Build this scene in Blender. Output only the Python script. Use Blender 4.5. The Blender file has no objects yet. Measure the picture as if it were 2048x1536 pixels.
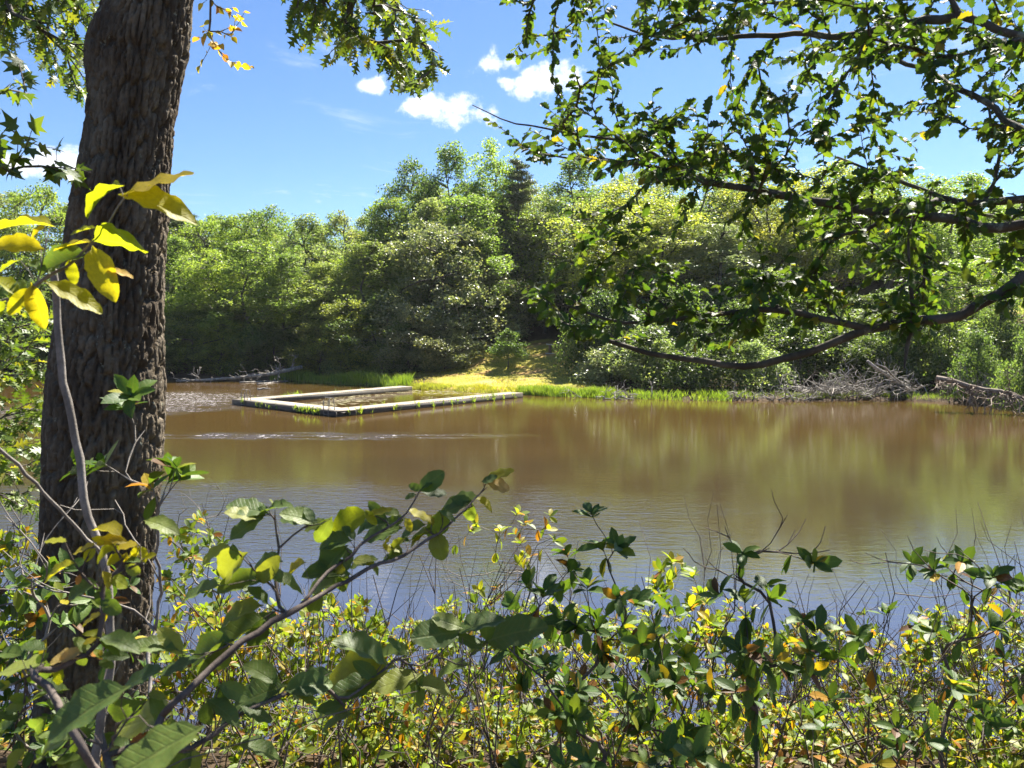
import bpy, math, random
import numpy as np
from mathutils import Matrix, Vector

# ------------------------------------------------------------------ camera, world, sun, exposure
scene = bpy.context.scene
COL = scene.collection
R = math.radians
F = 1536.0                                   # focal length in photo pixels (2048 wide)
HOR = 670.0                                  # horizon row in the photograph
EYE = np.array([0.0, 0.0, 4.5])              # lake surface is z = 0
PITCH = math.atan((768 - HOR) / F)

cam_data = bpy.data.cameras.new('camera')
cam = bpy.data.objects.new('camera', cam_data)
COL.objects.link(cam)
cam.location = EYE
cam.rotation_euler = (math.pi / 2 - PITCH, 0, 0)
cam_data.sensor_width = 36
cam_data.lens = 27
cam_data.clip_start = 0.05
cam_data.clip_end = 5000
cam_data.dof.use_dof = True
cam_data.dof.focus_distance = 9.0
cam_data.dof.aperture_fstop = 9.0
scene.camera = cam

SUN_AZ, SUN_EL = 30.0, 54.0                  # degrees right of the view direction, above the horizon
sd = Vector((math.sin(R(SUN_AZ)) * math.cos(R(SUN_EL)), math.cos(R(SUN_AZ)) * math.cos(R(SUN_EL)), math.sin(R(SUN_EL))))
sun_data = bpy.data.lights.new('sun', 'SUN')
sun_data.energy = 5.0
sun_data.angle = R(0.53)
sun_data.color = (1.0, 0.94, 0.84)
sun = bpy.data.objects.new('sun', sun_data)
COL.objects.link(sun)
sun.rotation_euler = sd.to_track_quat('Z', 'Y').to_euler()

scene.view_settings.view_transform = 'Standard'
scene.view_settings.look = 'None'
scene.view_settings.exposure = 1.95
scene.view_settings.gamma = 1.0
scene.cycles.use_denoising = True
scene.cycles.max_bounces = 8
scene.cycles.diffuse_bounces = 5
scene.cycles.glossy_bounces = 3
scene.cycles.transmission_bounces = 4
scene.cycles.caustics_reflective = False
scene.cycles.caustics_refractive = False
scene.cycles.sample_clamp_indirect = 6


class NT:
    """tiny node-tree helper"""
    def __init__(self, tree):
        self.t = tree
        tree.nodes.clear()

    def n(self, kind, _in=None, **kw):
        nd = self.t.nodes.new(kind)
        for k, v in kw.items():
            setattr(nd, k, v)
        for k, v in (_in or {}).items():
            s = nd.inputs[k]
            if isinstance(v, bpy.types.NodeSocket):
                self.t.links.new(v, s)
            else:
                s.default_value = v
        return nd

    def m(self, op, a, b=0.0, c=None, clamp=False):
        d = {0: a, 1: b}
        if c is not None:
            d[2] = c
        return self.n('ShaderNodeMath', d, operation=op, use_clamp=clamp).outputs[0]

    def mix(self, f, a, b, blend='MIX'):
        nd = self.n('ShaderNodeMix', data_type='RGBA', blend_type=blend)
        for s, v in ((nd.inputs[0], f), (nd.inputs[6], a), (nd.inputs[7], b)):
            if isinstance(v, bpy.types.NodeSocket):
                self.t.links.new(v, s)
            else:
                s.default_value = v if not isinstance(v, tuple) or len(v) == 4 else (*v, 1)
        return nd.outputs[2]

    def ramp(self, f, stops, interp='LINEAR'):
        nd = self.n('ShaderNodeValToRGB', {0: f})
        cr = nd.color_ramp
        cr.interpolation = interp
        while len(cr.elements) < len(stops):
            cr.elements.new(0.5)
        for e, (p, c) in zip(cr.elements, stops):
            e.position = p
            e.color = (*c, 1) if len(c) == 3 else c
        return nd.outputs[0]

    def smooth(self, x, lo, hi):
        return self.n('ShaderNodeMapRange', {0: x, 1: lo, 2: hi, 3: 0.0, 4: 1.0}, interpolation_type='SMOOTHSTEP').outputs[0]


def pix_dir(px, py):
    a, b = (px - 1024) / F, (768 - py) / F
    cp, sp = math.cos(PITCH), math.sin(PITCH)
    v = np.array([a, cp + b * sp, -sp + b * cp])
    return v / np.linalg.norm(v)


world = bpy.data.worlds.new('World')
scene.world = world
world.use_nodes = True
w = NT(world.node_tree)
sky = w.n('ShaderNodeTexSky', sky_type='NISHITA', sun_disc=False)
sky.sun_elevation = R(SUN_EL)
sky.sun_rotation = R(SUN_AZ)
sky.altitude = 700
sky.air_density = 0.9
sky.dust_density = 0.2
sky.ozone_density = 4.0
geo = w.n('ShaderNodeTexCoord').outputs['Generated']
nrm = w.n('ShaderNodeVectorMath', {0: geo}, operation='NORMALIZE').outputs[0]
sep = w.n('ShaderNodeSeparateXYZ', {0: nrm})
X, Y, Z = sep.outputs
az = w.m('ARCTAN2', X, Y)
el = w.m('ARCSINE', Z)
aev = w.n('ShaderNodeCombineXYZ', {0: az, 1: el, 2: 0.0}).outputs[0]
warp = w.n('ShaderNodeTexNoise', {'Vector': aev, 'Scale': 26.0, 'Detail': 7.0, 'Roughness': 0.62}).outputs[0]
warpc = w.m('SUBTRACT', warp, 0.5)
cover = None
for (px, py, rx, ry, g) in [(860, 212, 75, 30, 1.0), (925, 222, 70, 34, 1.0), (1000, 128, 52, 28, 1.0), (1100, 165, 85, 40, 1.0), (1015, 162, 40, 18, .9), (745, 176, 40, 20, .9),
                            (115, 322, 65, 36, 1.0), (20, 330, 60, 30, 1.0),
                            (2300, 150, 220, 60, 1.0), (2700, 330, 160, 50, 1.0), (-500, 200, 200, 60, 1.0), (-1200, 330, 200, 60, 1.0)]:
    d = pix_dir(px, py)
    a0, e0 = math.atan2(d[0], d[1]), math.asin(d[2])
    u = w.m('DIVIDE', w.m('SUBTRACT', az, a0), rx / F)
    v = w.m('DIVIDE', w.m('SUBTRACT', el, e0), ry / F)
    rr = w.m('SQRT', w.m('ADD', w.m('MULTIPLY', u, u), w.m('MULTIPLY', v, v)))
    f = w.m('MULTIPLY', w.m('SUBTRACT', 1.15, rr), g)
    cover = f if cover is None else w.m('MAXIMUM', cover, f)
puff = w.smooth(w.m('ADD', cover, w.m('MULTIPLY', warpc, 3.0)), 0.2, 0.95)
# thin wisps everywhere, laid out on a high flat layer
zc = w.m('MAXIMUM', Z, 0.06)
lay = w.n('ShaderNodeCombineXYZ', {0: w.m('DIVIDE', X, zc), 1: w.m('DIVIDE', Y, zc), 2: 0.0}).outputs[0]
wn = w.n('ShaderNodeTexNoise', {'Vector': lay, 'Scale': 1.1, 'Detail': 8.0, 'Roughness': 0.66, 'Distortion': 0.6}).outputs[0]
wisp = w.m('MULTIPLY', w.smooth(wn, 0.56, 0.82), 0.55)
shade_n = w.n('ShaderNodeTexNoise', {'Vector': aev, 'Scale': 40.0, 'Detail': 4.0}).outputs[0]
cl_col = w.ramp(shade_n, [(0.3, (6.5, 6.9, 7.6)), (0.6, (8.6, 8.7, 8.9))])
hs = w.n('ShaderNodeHueSaturation', {'Hue': 0.503, 'Saturation': 1.1, 'Value': 1.0, 'Color': sky.outputs[0]}).outputs[0]
skyc = w.mix(w.m('MAXIMUM', puff, wisp), hs, cl_col)
bg = w.n('ShaderNodeBackground', {0: skyc, 1: 0.05})
w.n('ShaderNodeOutputWorld', {0: bg.outputs[0]})

# ------------------------------------------------------------------ helpers
rng = np.random.default_rng(11)


def P(px, py, y):
    """the point on the photo ray (px, py) at forward distance y"""
    d = pix_dir(px, py)
    return EYE + d * (y / d[1])


def proj(p):
    """world points -> photo pixels and depth along the view axis"""
    p = np.atleast_2d(p) - EYE
    cp, sp = math.cos(PITCH), math.sin(PITCH)
    dep = p[:, 1] * cp - p[:, 2] * sp
    b = p[:, 1] * sp + p[:, 2] * cp
    dd = np.maximum(dep, 1e-3)
    return 1024 + F * p[:, 0] / dd, 768 - F * b / dd, dep


def nz(v):
    return v / np.maximum(np.linalg.norm(v, axis=-1, keepdims=True), 1e-9)


def make_mesh(name, V, faces, mat, uv=None, smooth=True):
    """faces: list of int arrays (n, k)"""
    me = bpy.data.meshes.new(name)
    V = np.asarray(V, dtype=np.float32)
    faces = [np.asarray(f, dtype=np.int32) for f in faces if len(f)]
    loops = np.concatenate([f.ravel() for f in faces])
    tot = np.concatenate([np.full(len(f), f.shape[1], dtype=np.int32) for f in faces])
    start = np.concatenate([[0], np.cumsum(tot)[:-1]]).astype(np.int32)
    me.vertices.add(len(V))
    me.vertices.foreach_set('co', V.ravel())
    me.loops.add(len(loops))
    me.loops.foreach_set('vertex_index', loops)
    me.polygons.add(len(tot))
    me.polygons.foreach_set('loop_start', start)
    me.polygons.foreach_set('loop_total', tot)
    if smooth:
        me.polygons.foreach_set('use_smooth', np.ones(len(tot), dtype=bool))
    if uv is not None:
        lay = me.uv_layers.new(name='UVMap')
        lay.data.foreach_set('uv', np.asarray(uv, dtype=np.float32)[loops].ravel())
    me.update(calc_edges=True)
    me.validate()
    if mat:
        me.materials.append(mat)
    return me


def link(name, me, parent=None, loc=None):
    o = bpy.data.objects.new(name, me)
    COL.objects.link(o)
    if parent is not None:
        o.parent = parent
    if loc is not None:
        o.location = loc
    return o


def tag(o, label=None, cat=None, group=None, kind=None):
    for k, v in (('label', label), ('category', cat), ('group', group), ('kind', kind)):
        if v:
            o[k] = v
    return o


def thing(name, loc, label, cat, group=None):
    o = bpy.data.objects.new(name, None)
    o.empty_display_size = 0.2
    COL.objects.link(o)
    o.location = loc
    return tag(o, label, cat, group)


class MB:
    """collects quads / tris into one mesh"""
    def __init__(self):
        self.V, self.f = [], {}
        self.n = 0

    def add(self, V, F_):
        V = np.asarray(V, float)
        F_ = np.asarray(F_)
        self.V.append(V)
        self.f.setdefault(F_.shape[1], []).append(F_ + self.n)
        self.n += len(V)
        return self

    def tube(self, pts, rad, k=6, cap=True, jit=0.0):
        pts = np.asarray(pts, float)
        n = len(pts)
        rad = np.broadcast_to(np.asarray(rad, float), (n,))
        t = np.gradient(pts, axis=0) if n > 2 else np.repeat(pts[1:] - pts[:1], n, 0)
        t = nz(t)
        ref = np.array([0.31, 0.17, 0.93])
        if abs(np.mean(t @ ref)) > 0.8:
            ref = np.array([0.94, 0.2, -0.25])
        a = nz(np.cross(t, ref))
        b = np.cross(t, a)
        ang = np.arange(k) * 2 * math.pi / k
        rr = rad[:, None] * (1 + (rng.uniform(-jit, jit, (n, k)) if jit else 0))
        ring = pts[:, None] + a[:, None] * (np.cos(ang)[None, :, None] * rr[..., None]) + b[:, None] * (np.sin(ang)[None, :, None] * rr[..., None])
        i = np.arange(n - 1)[:, None] * k
        j = np.arange(k)[None]
        j2 = (j + 1) % k
        q = np.stack([i + j, i + j2, i + k + j2, i + k + j], -1).reshape(-1, 4)
        V = ring.reshape(-1, 3)
        self.add(V, q)
        if cap:
            base = self.n - len(V)
            V2 = np.array([pts[0], pts[-1]])
            jj = np.arange(k)
            self.V.append(V2)
            c0, c1 = self.n, self.n + 1
            self.n += 2
            self.f.setdefault(3, []).append(np.stack([np.full(k, c0), base + (jj + 1) % k, base + jj], -1))
            e = base + (n - 1) * k
            self.f.setdefault(3, []).append(np.stack([np.full(k, c1), e + jj, e + (jj + 1) % k], -1))
        return self

    def box(self, c, s, M=None):
        v = np.array([[x, y, z] for x in (-.5, .5) for y in (-.5, .5) for z in (-.5, .5)]) * np.asarray(s)
        if M is not None:
            v = v @ np.asarray(M).T
        return self.add(v + np.asarray(c), [[0, 1, 3, 2], [4, 6, 7, 5], [0, 4, 5, 1], [2, 3, 7, 6], [0, 2, 6, 4], [1, 5, 7, 3]])

    def build(self, name, mat, parent=None, off=None, smooth=True, kind=None):
        V = np.concatenate(self.V)
        if off is not None:
            V = V - np.asarray(off)
        me = make_mesh(name, V, [np.concatenate(x) for x in self.f.values()], mat, smooth=smooth)
        o = link(name, me, parent)
        if kind:
            o['kind'] = kind
        return o


# value noise (numpy), periodic enough for our use
_perm = rng.permutation(4096)
_val = rng.uniform(-1, 1, 4096)


def vnoise(x, y, z=0.0):
    x, y, z = np.broadcast_arrays(np.asarray(x, float), np.asarray(y, float), np.asarray(z, float))
    xi, yi, zi = np.floor(x).astype(int), np.floor(y).astype(int), np.floor(z).astype(int)
    fx, fy, fz = x - xi, y - yi, z - zi
    fx, fy, fz = [f * f * (3 - 2 * f) for f in (fx, fy, fz)]

    def h(a, b, c):
        return _val[_perm[(_perm[(_perm[a & 4095] + b) & 4095] + c) & 4095]]
    r = 0
    for dx, wx in ((0, 1 - fx), (1, fx)):
        for dy, wy in ((0, 1 - fy), (1, fy)):
            for dz, wz in ((0, 1 - fz), (1, fz)):
                r = r + wx * wy * wz * h(xi + dx, yi + dy, zi + dz)
    return r


# ------------------------------------------------------------------ materials
def new_mat(name):
    m = bpy.data.materials.new(name)
    m.use_nodes = True
    return m, NT(m.node_tree)


def leaf_mat(name, stops, trans=0.45, tcol=(1.5, 1.45, 0.5), rough=0.42, spec=0.5, spots=0.0, vein=0.5, vs=9.0):
    m, t = new_mat(name)
    oi = t.n('ShaderNodeObjectInfo').outputs['Random']
    isl = t.n('ShaderNodeNewGeometry').outputs['Random Per Island']
    r = t.m('FRACT', t.m('ADD', oi, isl))
    base = t.ramp(r, stops)
    tc = t.n('ShaderNodeTexCoord')
    sx = t.n('ShaderNodeSeparateXYZ', {0: tc.outputs['UV']})
    u = t.m('ABSOLUTE', t.m('SUBTRACT', sx.outputs[0], 0.5))          # 0 on the midrib
    mid = t.m('SUBTRACT', 1.0, t.smooth(u, 0.012, 0.05))
    sv = t.m('PINGPONG', t.m('MULTIPLY', t.m('SUBTRACT', sx.outputs[1], t.m('MULTIPLY', u, 0.5)), vs), 0.5)
    side = t.m('MULTIPLY', t.m('SUBTRACT', 1.0, t.smooth(sv, 0.02, 0.12)), 0.6)
    vn = t.m('MULTIPLY', t.m('MAXIMUM', mid, side), vein)
    ns = t.n('ShaderNodeTexNoise', {'Vector': tc.outputs['Object'], 'Scale': 14.0, 'Detail': 3.0}).outputs[0]
    base = t.mix(t.m('MULTIPLY', t.smooth(ns, 0.35, 0.75), 0.35), base, (0.16, 0.15, 0.02))
    if spots:
        sp = t.n('ShaderNodeTexNoise', {'Vector': tc.outputs['Object'], 'Scale': 62.0, 'Detail': 2.0}).outputs[0]
        base = t.mix(t.m('MULTIPLY', t.smooth(sp, 0.69, 0.76), spots), base, (0.06, 0.025, 0.01))
    base = t.mix(t.m('MULTIPLY', vn, 0.35), base, t.mix(0.5, base, (0.3, 0.32, 0.12)))
    bump = t.n('ShaderNodeBump', {'Strength': 0.35, 'Distance': 0.002, 'Height': t.m('SUBTRACT', ns, vn)}).outputs[0]
    p = t.n('ShaderNodeBsdfPrincipled', {'Base Color': base, 'Roughness': rough, 'Specular IOR Level': spec, 'Normal': bump})
    tl = t.n('ShaderNodeBsdfTranslucent', {0: t.mix(1.0, base, tcol, 'MULTIPLY')})
    mx = t.n('ShaderNodeMixShader', {0: trans, 1: p.outputs[0], 2: tl.outputs[0]})
    t.n('ShaderNodeOutputMaterial', {0: mx.outputs[0]})
    return m


def far_leaf_mat(name, trans=0.4, rough=0.45, spec=0.5):
    m, t = new_mat(name)
    oi = t.n('ShaderNodeObjectInfo')
    isl = t.n('ShaderNodeNewGeometry').outputs['Random Per Island']
    k = t.ramp(isl, [(0, (0.62, 0.7, 0.6)), (0.5, (1, 1, 1)), (1.0, (1.45, 1.3, 1.0))])
    base = t.mix(1.0, oi.outputs['Color'], k, 'MULTIPLY')
    ns = t.n('ShaderNodeTexNoise', {'Vector': t.n('ShaderNodeTexCoord').outputs['Object'], 'Scale': 0.45, 'Detail': 2.0}).outputs[0]
    base = t.mix(t.m('MULTIPLY', t.smooth(ns, 0.45, 0.75), 0.45), base, t.mix(1.0, base, (1.7, 1.35, 0.7), 'MULTIPLY'))
    p = t.n('ShaderNodeBsdfPrincipled', {'Base Color': base, 'Roughness': rough, 'Specular IOR Level': spec})
    tl = t.n('ShaderNodeBsdfTranslucent', {0: t.mix(1.0, base, (1.75, 1.85, 0.85), 'MULTIPLY')})
    mx = t.n('ShaderNodeMixShader', {0: trans, 1: p.outputs[0], 2: tl.outputs[0]})
    t.n('ShaderNodeOutputMaterial', {0: mx.outputs[0]})
    return m


def bark_mat(name, c1, c2, scale=6.0, lichen=None, stretch=0.25, rough=0.85, bump=0.6, lthr=0.62):
    m, t = new_mat(name)
    tc = t.n('ShaderNodeTexCoord').outputs['Object']
    mp = t.n('ShaderNodeMapping', {'Vector': tc, 'Scale': (1, 1, stretch)}).outputs[0]
    n1 = t.n('ShaderNodeTexNoise', {'Vector': mp, 'Scale': scale, 'Detail': 6.0, 'Roughness': 0.65}).outputs[0]
    n2 = t.n('ShaderNodeTexNoise', {'Vector': tc, 'Scale': scale * 5, 'Detail': 5.0, 'Roughness': 0.7}).outputs[0]
    base = t.mix(t.smooth(n1, 0.35, 0.68), c1, c2)
    base = t.mix(t.m('MULTIPLY', t.smooth(n2, 0.45, 0.7), 0.4), base, tuple(x * 0.5 for x in c1))
    if lichen:
        n3 = t.n('ShaderNodeTexNoise', {'Vector': tc, 'Scale': scale * 1.6, 'Detail': 7.0, 'Roughness': 0.72}).outputs[0]
        base = t.mix(t.m('MULTIPLY', t.smooth(n3, lthr, lthr + 0.05), 0.8), base, lichen)
    h = t.m('ADD', t.m('MULTIPLY', n1, 0.5), n2)
    bp = t.n('ShaderNodeBump', {'Strength': bump, 'Distance': 0.02, 'Height': h}).outputs[0]
    p = t.n('ShaderNodeBsdfPrincipled', {'Base Color': base, 'Roughness': rough, 'Specular IOR Level': 0.25, 'Normal': bp})
    t.n('ShaderNodeOutputMaterial', {0: p.outputs[0]})
    return m


def plain_mat(name, c1, c2=None, scale=8.0, rough=0.8, bump=0.3):
    m, t = new_mat(name)
    tc = t.n('ShaderNodeTexCoord').outputs['Object']
    ns = t.n('ShaderNodeTexNoise', {'Vector': tc, 'Scale': scale, 'Detail': 5.0}).outputs[0]
    base = t.mix(t.smooth(ns, 0.35, 0.65), c1, c2 or tuple(x * 0.7 for x in c1))
    bp = t.n('ShaderNodeBump', {'Strength': bump, 'Distance': 0.02, 'Height': ns}).outputs[0]
    p = t.n('ShaderNodeBsdfPrincipled', {'Base Color': base, 'Roughness': rough, 'Normal': bp})
    t.n('ShaderNodeOutputMaterial', {0: p.outputs[0]})
    return m


G1, G2, G3 = (0.035, 0.085, 0.018), (0.06, 0.125, 0.02), (0.1, 0.16, 0.022)
YL, OR, BR = (0.42, 0.33, 0.02), (0.42, 0.17, 0.02), (0.10, 0.035, 0.015)
MAT = dict(
    holly=leaf_mat('holly_leaf', [(0, (0.026, 0.06, 0.015)), (.5, (0.042, 0.095, 0.018)), (.85, (0.075, 0.145, 0.022)), (.97, (0.12, 0.18, 0.025)), (1, (0.3, 0.22, 0.02))], trans=0.55, rough=0.5, vein=.3),
    hazel=leaf_mat('hazel_leaf', [(0, (0.065, 0.12, 0.03)), (.45, (0.1, 0.17, 0.04)), (.8, (0.16, 0.23, 0.045)), (1, (0.26, 0.28, 0.04))], trans=0.52, rough=0.5, spots=.8, vein=1.0),
    hazel_yellow=leaf_mat('hazel_leaf_yellow', [(0, (0.26, 0.33, 0.02)), (.6, (0.4, 0.4, 0.02)), (1, (0.48, 0.38, 0.03))], trans=0.66, rough=0.5, spots=.9, vein=1.0, tcol=(1.5, 1.4, .4)),
    hazel_tan=leaf_mat('hazel_leaf_tan', [(0, (0.55, 0.3, 0.06)), (1, (0.5, 0.36, 0.12))], trans=0.4, rough=0.6, spots=.6, vein=1.0, tcol=(1.2, 1.0, .6)),
    hazel_orange=leaf_mat('hazel_leaf_orange', [(0, (0.5, 0.14, 0.02)), (1, (0.45, 0.2, 0.03))], trans=0.4, rough=0.6, spots=.6, vein=1.0, tcol=(1.2, 1.0, .6)),
    laurel_shaded=leaf_mat('laurel_leaf_shaded', [(0, (0.03, 0.075, 0.018)), (.5, (0.05, 0.12, 0.024)), (.78, (0.1, 0.18, 0.025)), (.86, (0.15, 0.21, .025)), (.9, YL), (.94, OR), (.96, BR), (1, BR)], trans=0.42, rough=0.5, spec=.35, vein=.5, vs=5),  # shade is put into these darker greens; yellow and brown leaves are real
    laurel_sun=leaf_mat('laurel_leaf_sunlit', [(0, (0.08, 0.16, 0.022)), (.35, (0.16, 0.25, 0.03)), (.65, (0.24, 0.31, 0.032)), (.8, (0.34, 0.35, 0.03)), (.9, YL), (.97, OR), (1, (.3, .1, .03))], trans=0.55, rough=0.5, spec=.4, vein=.5, vs=5),  # sunlight is put into these lighter greens; yellow and orange leaves are real
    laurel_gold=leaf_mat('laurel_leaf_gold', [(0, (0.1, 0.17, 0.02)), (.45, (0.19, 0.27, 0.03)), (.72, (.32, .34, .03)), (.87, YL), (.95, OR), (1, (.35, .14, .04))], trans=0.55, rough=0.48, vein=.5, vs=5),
    oak=leaf_mat('oak_leaf', [(0, (0.05, 0.1, 0.018)), (.5, (0.085, 0.15, 0.02)), (.85, (0.14, 0.2, 0.025)), (1, (0.3, 0.28, 0.03))], trans=0.48, rough=0.42, vein=.4),
    maple=leaf_mat('maple_leaf', [(0, (0.05, 0.1, 0.02)), (.5, (0.09, 0.16, 0.02)), (1, (0.2, 0.24, 0.03))], trans=0.48, rough=0.45, vein=.4),
    gold=leaf_mat('small_gold_leaf', [(0, (0.4, 0.36, 0.03)), (.6, (0.55, 0.38, 0.03)), (1, (0.5, 0.2, 0.02))], trans=0.5, rough=0.5, vein=.4),
    far=far_leaf_mat('far_leaf', trans=.56),
    far_gloss=far_leaf_mat('far_glossy_leaf', trans=0.35, rough=0.36, spec=0.6),
    needle=far_leaf_mat('pine_needle', trans=0.15, rough=0.5),
    reed=far_leaf_mat('reed_blade', trans=0.45, rough=0.5),
    oak_bark=bark_mat('oak_bark', (0.075, 0.056, 0.037), (0.2, 0.165, 0.115), 9.0, (0.24, 0.25, 0.19), lthr=.61),
    far_bark=bark_mat('far_bark', (0.07, 0.06, 0.05), (0.14, 0.125, 0.105), 3.0),
    holly_bark=bark_mat('holly_bark', (0.06, 0.05, 0.038), (0.12, 0.105, 0.08), 9.0, (0.22, 0.23, 0.17), stretch=.7, bump=.4, lthr=.58),
    twig=bark_mat('twig_bark', (0.075, 0.058, 0.048), (0.16, 0.13, 0.11), 20.0, stretch=.6, bump=.2),
    grey_twig=bark_mat('grey_twig_bark', (0.16, 0.14, 0.12), (0.3, 0.27, 0.24), 18.0, stretch=.6, bump=.2),
    dead=bark_mat('bleached_wood', (0.2, 0.18, 0.15), (0.42, 0.39, 0.34), 4.0, stretch=.6, bump=.3),
)

# ------------------------------------------------------------------ the land
_sx = [-400, -150, -90, -60, -35, -20.7, -10.3, 0.4, 6.2, 14.5, 19.6, 27, 31, 38, 52, 70, 400]
_sy = [40, 40, 62, 80, 78.5, 75, 65, 58.2, 54.6, 52.6, 52.4, 52.8, 50, 44.5, 36, 20, 20]


def shore(x):
    return np.interp(x, _sx, _sy) + 0.5 * vnoise(np.asarray(x) * 0.35, 3.3) + 0.25 * vnoise(np.asarray(x) * 1.1, 9.1)


def ground_z(x, y):
    x, y = np.broadcast_arrays(np.asarray(x, float), np.asarray(y, float))
    ns = 0.5 * vnoise(x * 0.6, y * 0.6) + 0.25 * vnoise(x * 1.7, y * 1.7)
    yy = y + 0.5 * vnoise(x * 0.4, 1.7)
    near = np.interp(yy, [-60, -6, 0, 2.2, 3.6, 5.2, 7.2, 8.4, 12, 40], [9, 3.4, 2.9, 2.75, 2.45, 1.45, 0.25, -0.25, -1.2, -1.5])
    s = y - shore(x)
    s0 = np.interp(x, [-40, -14, -11, -6, -3, 5, 7.5, 12, 80], [4, 5, 16, 16, 11, 11, 8, 6, 5])
    slope = np.interp(x, [-60, -30, -14, -5, -2, 5.5, 8, 60], [0.10, 0.12, 0.26, 0.22, 0.10, 0.11, 0.26, 0.26])
    top = np.interp(x, [-60, -30, -12, 5, 60], [4, 4.5, 9, 11, 11])
    hill = np.minimum(np.maximum(s - s0, 0) * slope, top)
    far = np.where(s > 0, 0.22 * np.minimum(s / 0.5, 1) + np.interp(x, [-14, -8, 5, 9], [.042, .075, .075, .042]) * np.minimum(s, 24) + hill + ns * 0.12 * np.minimum(s / 6, 1), np.maximum(s * 0.5, -1.5))
    return np.where(y < 25, near + ns * 0.12, far)


m, t = new_mat('ground')
tc = t.n('ShaderNodeTexCoord').outputs['Object']
n1 = t.n('ShaderNodeTexNoise', {'Vector': tc, 'Scale': 3.0, 'Detail': 8.0, 'Roughness': 0.7}).outputs[0]
n2 = t.n('ShaderNodeTexNoise', {'Vector': tc, 'Scale': 0.35, 'Detail': 4.0}).outputs[0]
n3 = t.n('ShaderNodeTexNoise', {'Vector': tc, 'Scale': 22.0, 'Detail': 4.0}).outputs[0]
litter = t.ramp(n1, [(0.3, (0.025, 0.018, 0.012)), (0.5, (0.065, 0.045, 0.028)), (0.72, (0.14, 0.1, 0.062))])
grass = t.ramp(n1, [(0.3, (0.16, 0.18, 0.03)), (0.5, (0.26, 0.24, 0.05)), (0.72, (0.36, 0.27, 0.08))])
grass = t.mix(t.smooth(n2, 0.5, 0.66), grass, (0.4, 0.25, 0.1))
sp = t.n('ShaderNodeSeparateXYZ', {0: tc})
gx, gy = sp.outputs[0], sp.outputs[1]


def ell(cx, cy, rx, ry, lo=0.8, hi=1.1):
    a = t.m('DIVIDE', t.m('SUBTRACT', gx, cx), rx)
    b = t.m('DIVIDE', t.m('SUBTRACT', gy, cy), ry)
    r = t.m('ADD', t.m('SQRT', t.m('ADD', t.m('MULTIPLY', a, a), t.m('MULTIPLY', b, b))), t.m('MULTIPLY', t.m('SUBTRACT', n2, 0.5), 0.9))
    return t.m('SUBTRACT', 1.0, t.smooth(r, lo, hi))


gm = t.m('MAXIMUM', t.m('MAXIMUM', ell(0, 70, 8, 17), ell(-14, 73, 9, 4)), ell(47, 73, 9, 8))
base = t.mix(gm, litter, grass)
bp = t.n('ShaderNodeBump', {'Strength': 0.8, 'Distance': 0.05, 'Height': t.m('ADD', n1, n3)}).outputs[0]
p_ = t.n('ShaderNodeBsdfPrincipled', {'Base Color': base, 'Roughness': 0.95, 'Specular IOR Level': 0.1, 'Normal': bp})
t.n('ShaderNodeOutputMaterial', {0: p_.outputs[0]})
MAT['ground'] = m


def axis(parts):
    return np.unique(np.concatenate([np.arange(a, b, s) for a, b, s in parts]).round(4))


gxs = axis([(-1500, -200, 130), (-200, -60, 10), (-60, -8, 1.0), (-8, 8, 0.3), (8, 60, 1.0), (60, 200, 10), (200, 1501, 130)])
gys = axis([(-60, -4, 4), (-4, 10, 0.3), (10, 40, 3), (40, 84, 0.7), (84, 140, 3), (140, 300, 20), (300, 2600, 200)])
GX, GY = np.meshgrid(gxs, gys)
GZ = ground_z(GX, GY)
nx, ny = len(gxs), len(gys)
i = np.arange(ny - 1)[:, None] * nx
j = np.arange(nx - 1)[None]
q = np.stack([i + j, i + j + 1, i + nx + j + 1, i + nx + j], -1).reshape(-1, 4)
tag(link('ground', make_mesh('ground', np.stack([GX, GY, GZ], -1).reshape(-1, 3), [q], MAT['ground'])), kind='structure')

# lake
m, t = new_mat('lake_water')
tc = t.n('ShaderNodeTexCoord').outputs['Object']
sp = t.n('ShaderNodeSeparateXYZ', {0: tc})
gx, gy = sp.outputs[0], sp.outputs[1]
n2 = t.n('ShaderNodeTexNoise', {'Vector': t.n('ShaderNodeMapping', {'Vector': tc, 'Scale': (0.05, 0.16, 1)}).outputs[0], 'Scale': 1.0, 'Detail': 4.0, 'Roughness': .6}).outputs[0]


nf = t.n('ShaderNodeTexNoise', {'Vector': t.n('ShaderNodeMapping', {'Vector': tc, 'Scale': (0.5, 2.2, 1)}).outputs[0], 'Scale': 1.0, 'Detail': 4.0}).outputs[0]


def well(cx, cy, rx, ry, lo=0.5, hi=1.15):
    a = t.m('DIVIDE', t.m('SUBTRACT', gx, cx), rx)
    b = t.m('DIVIDE', t.m('SUBTRACT', gy, cy), ry)
    r = t.m('ADD', t.m('SQRT', t.m('ADD', t.m('MULTIPLY', a, a), t.m('MULTIPLY', b, b))), t.m('MULTIPLY', t.m('SUBTRACT', n2, 0.5), 1.6))
    return t.m('SUBTRACT', 1.0, t.smooth(r, lo, hi))


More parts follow.
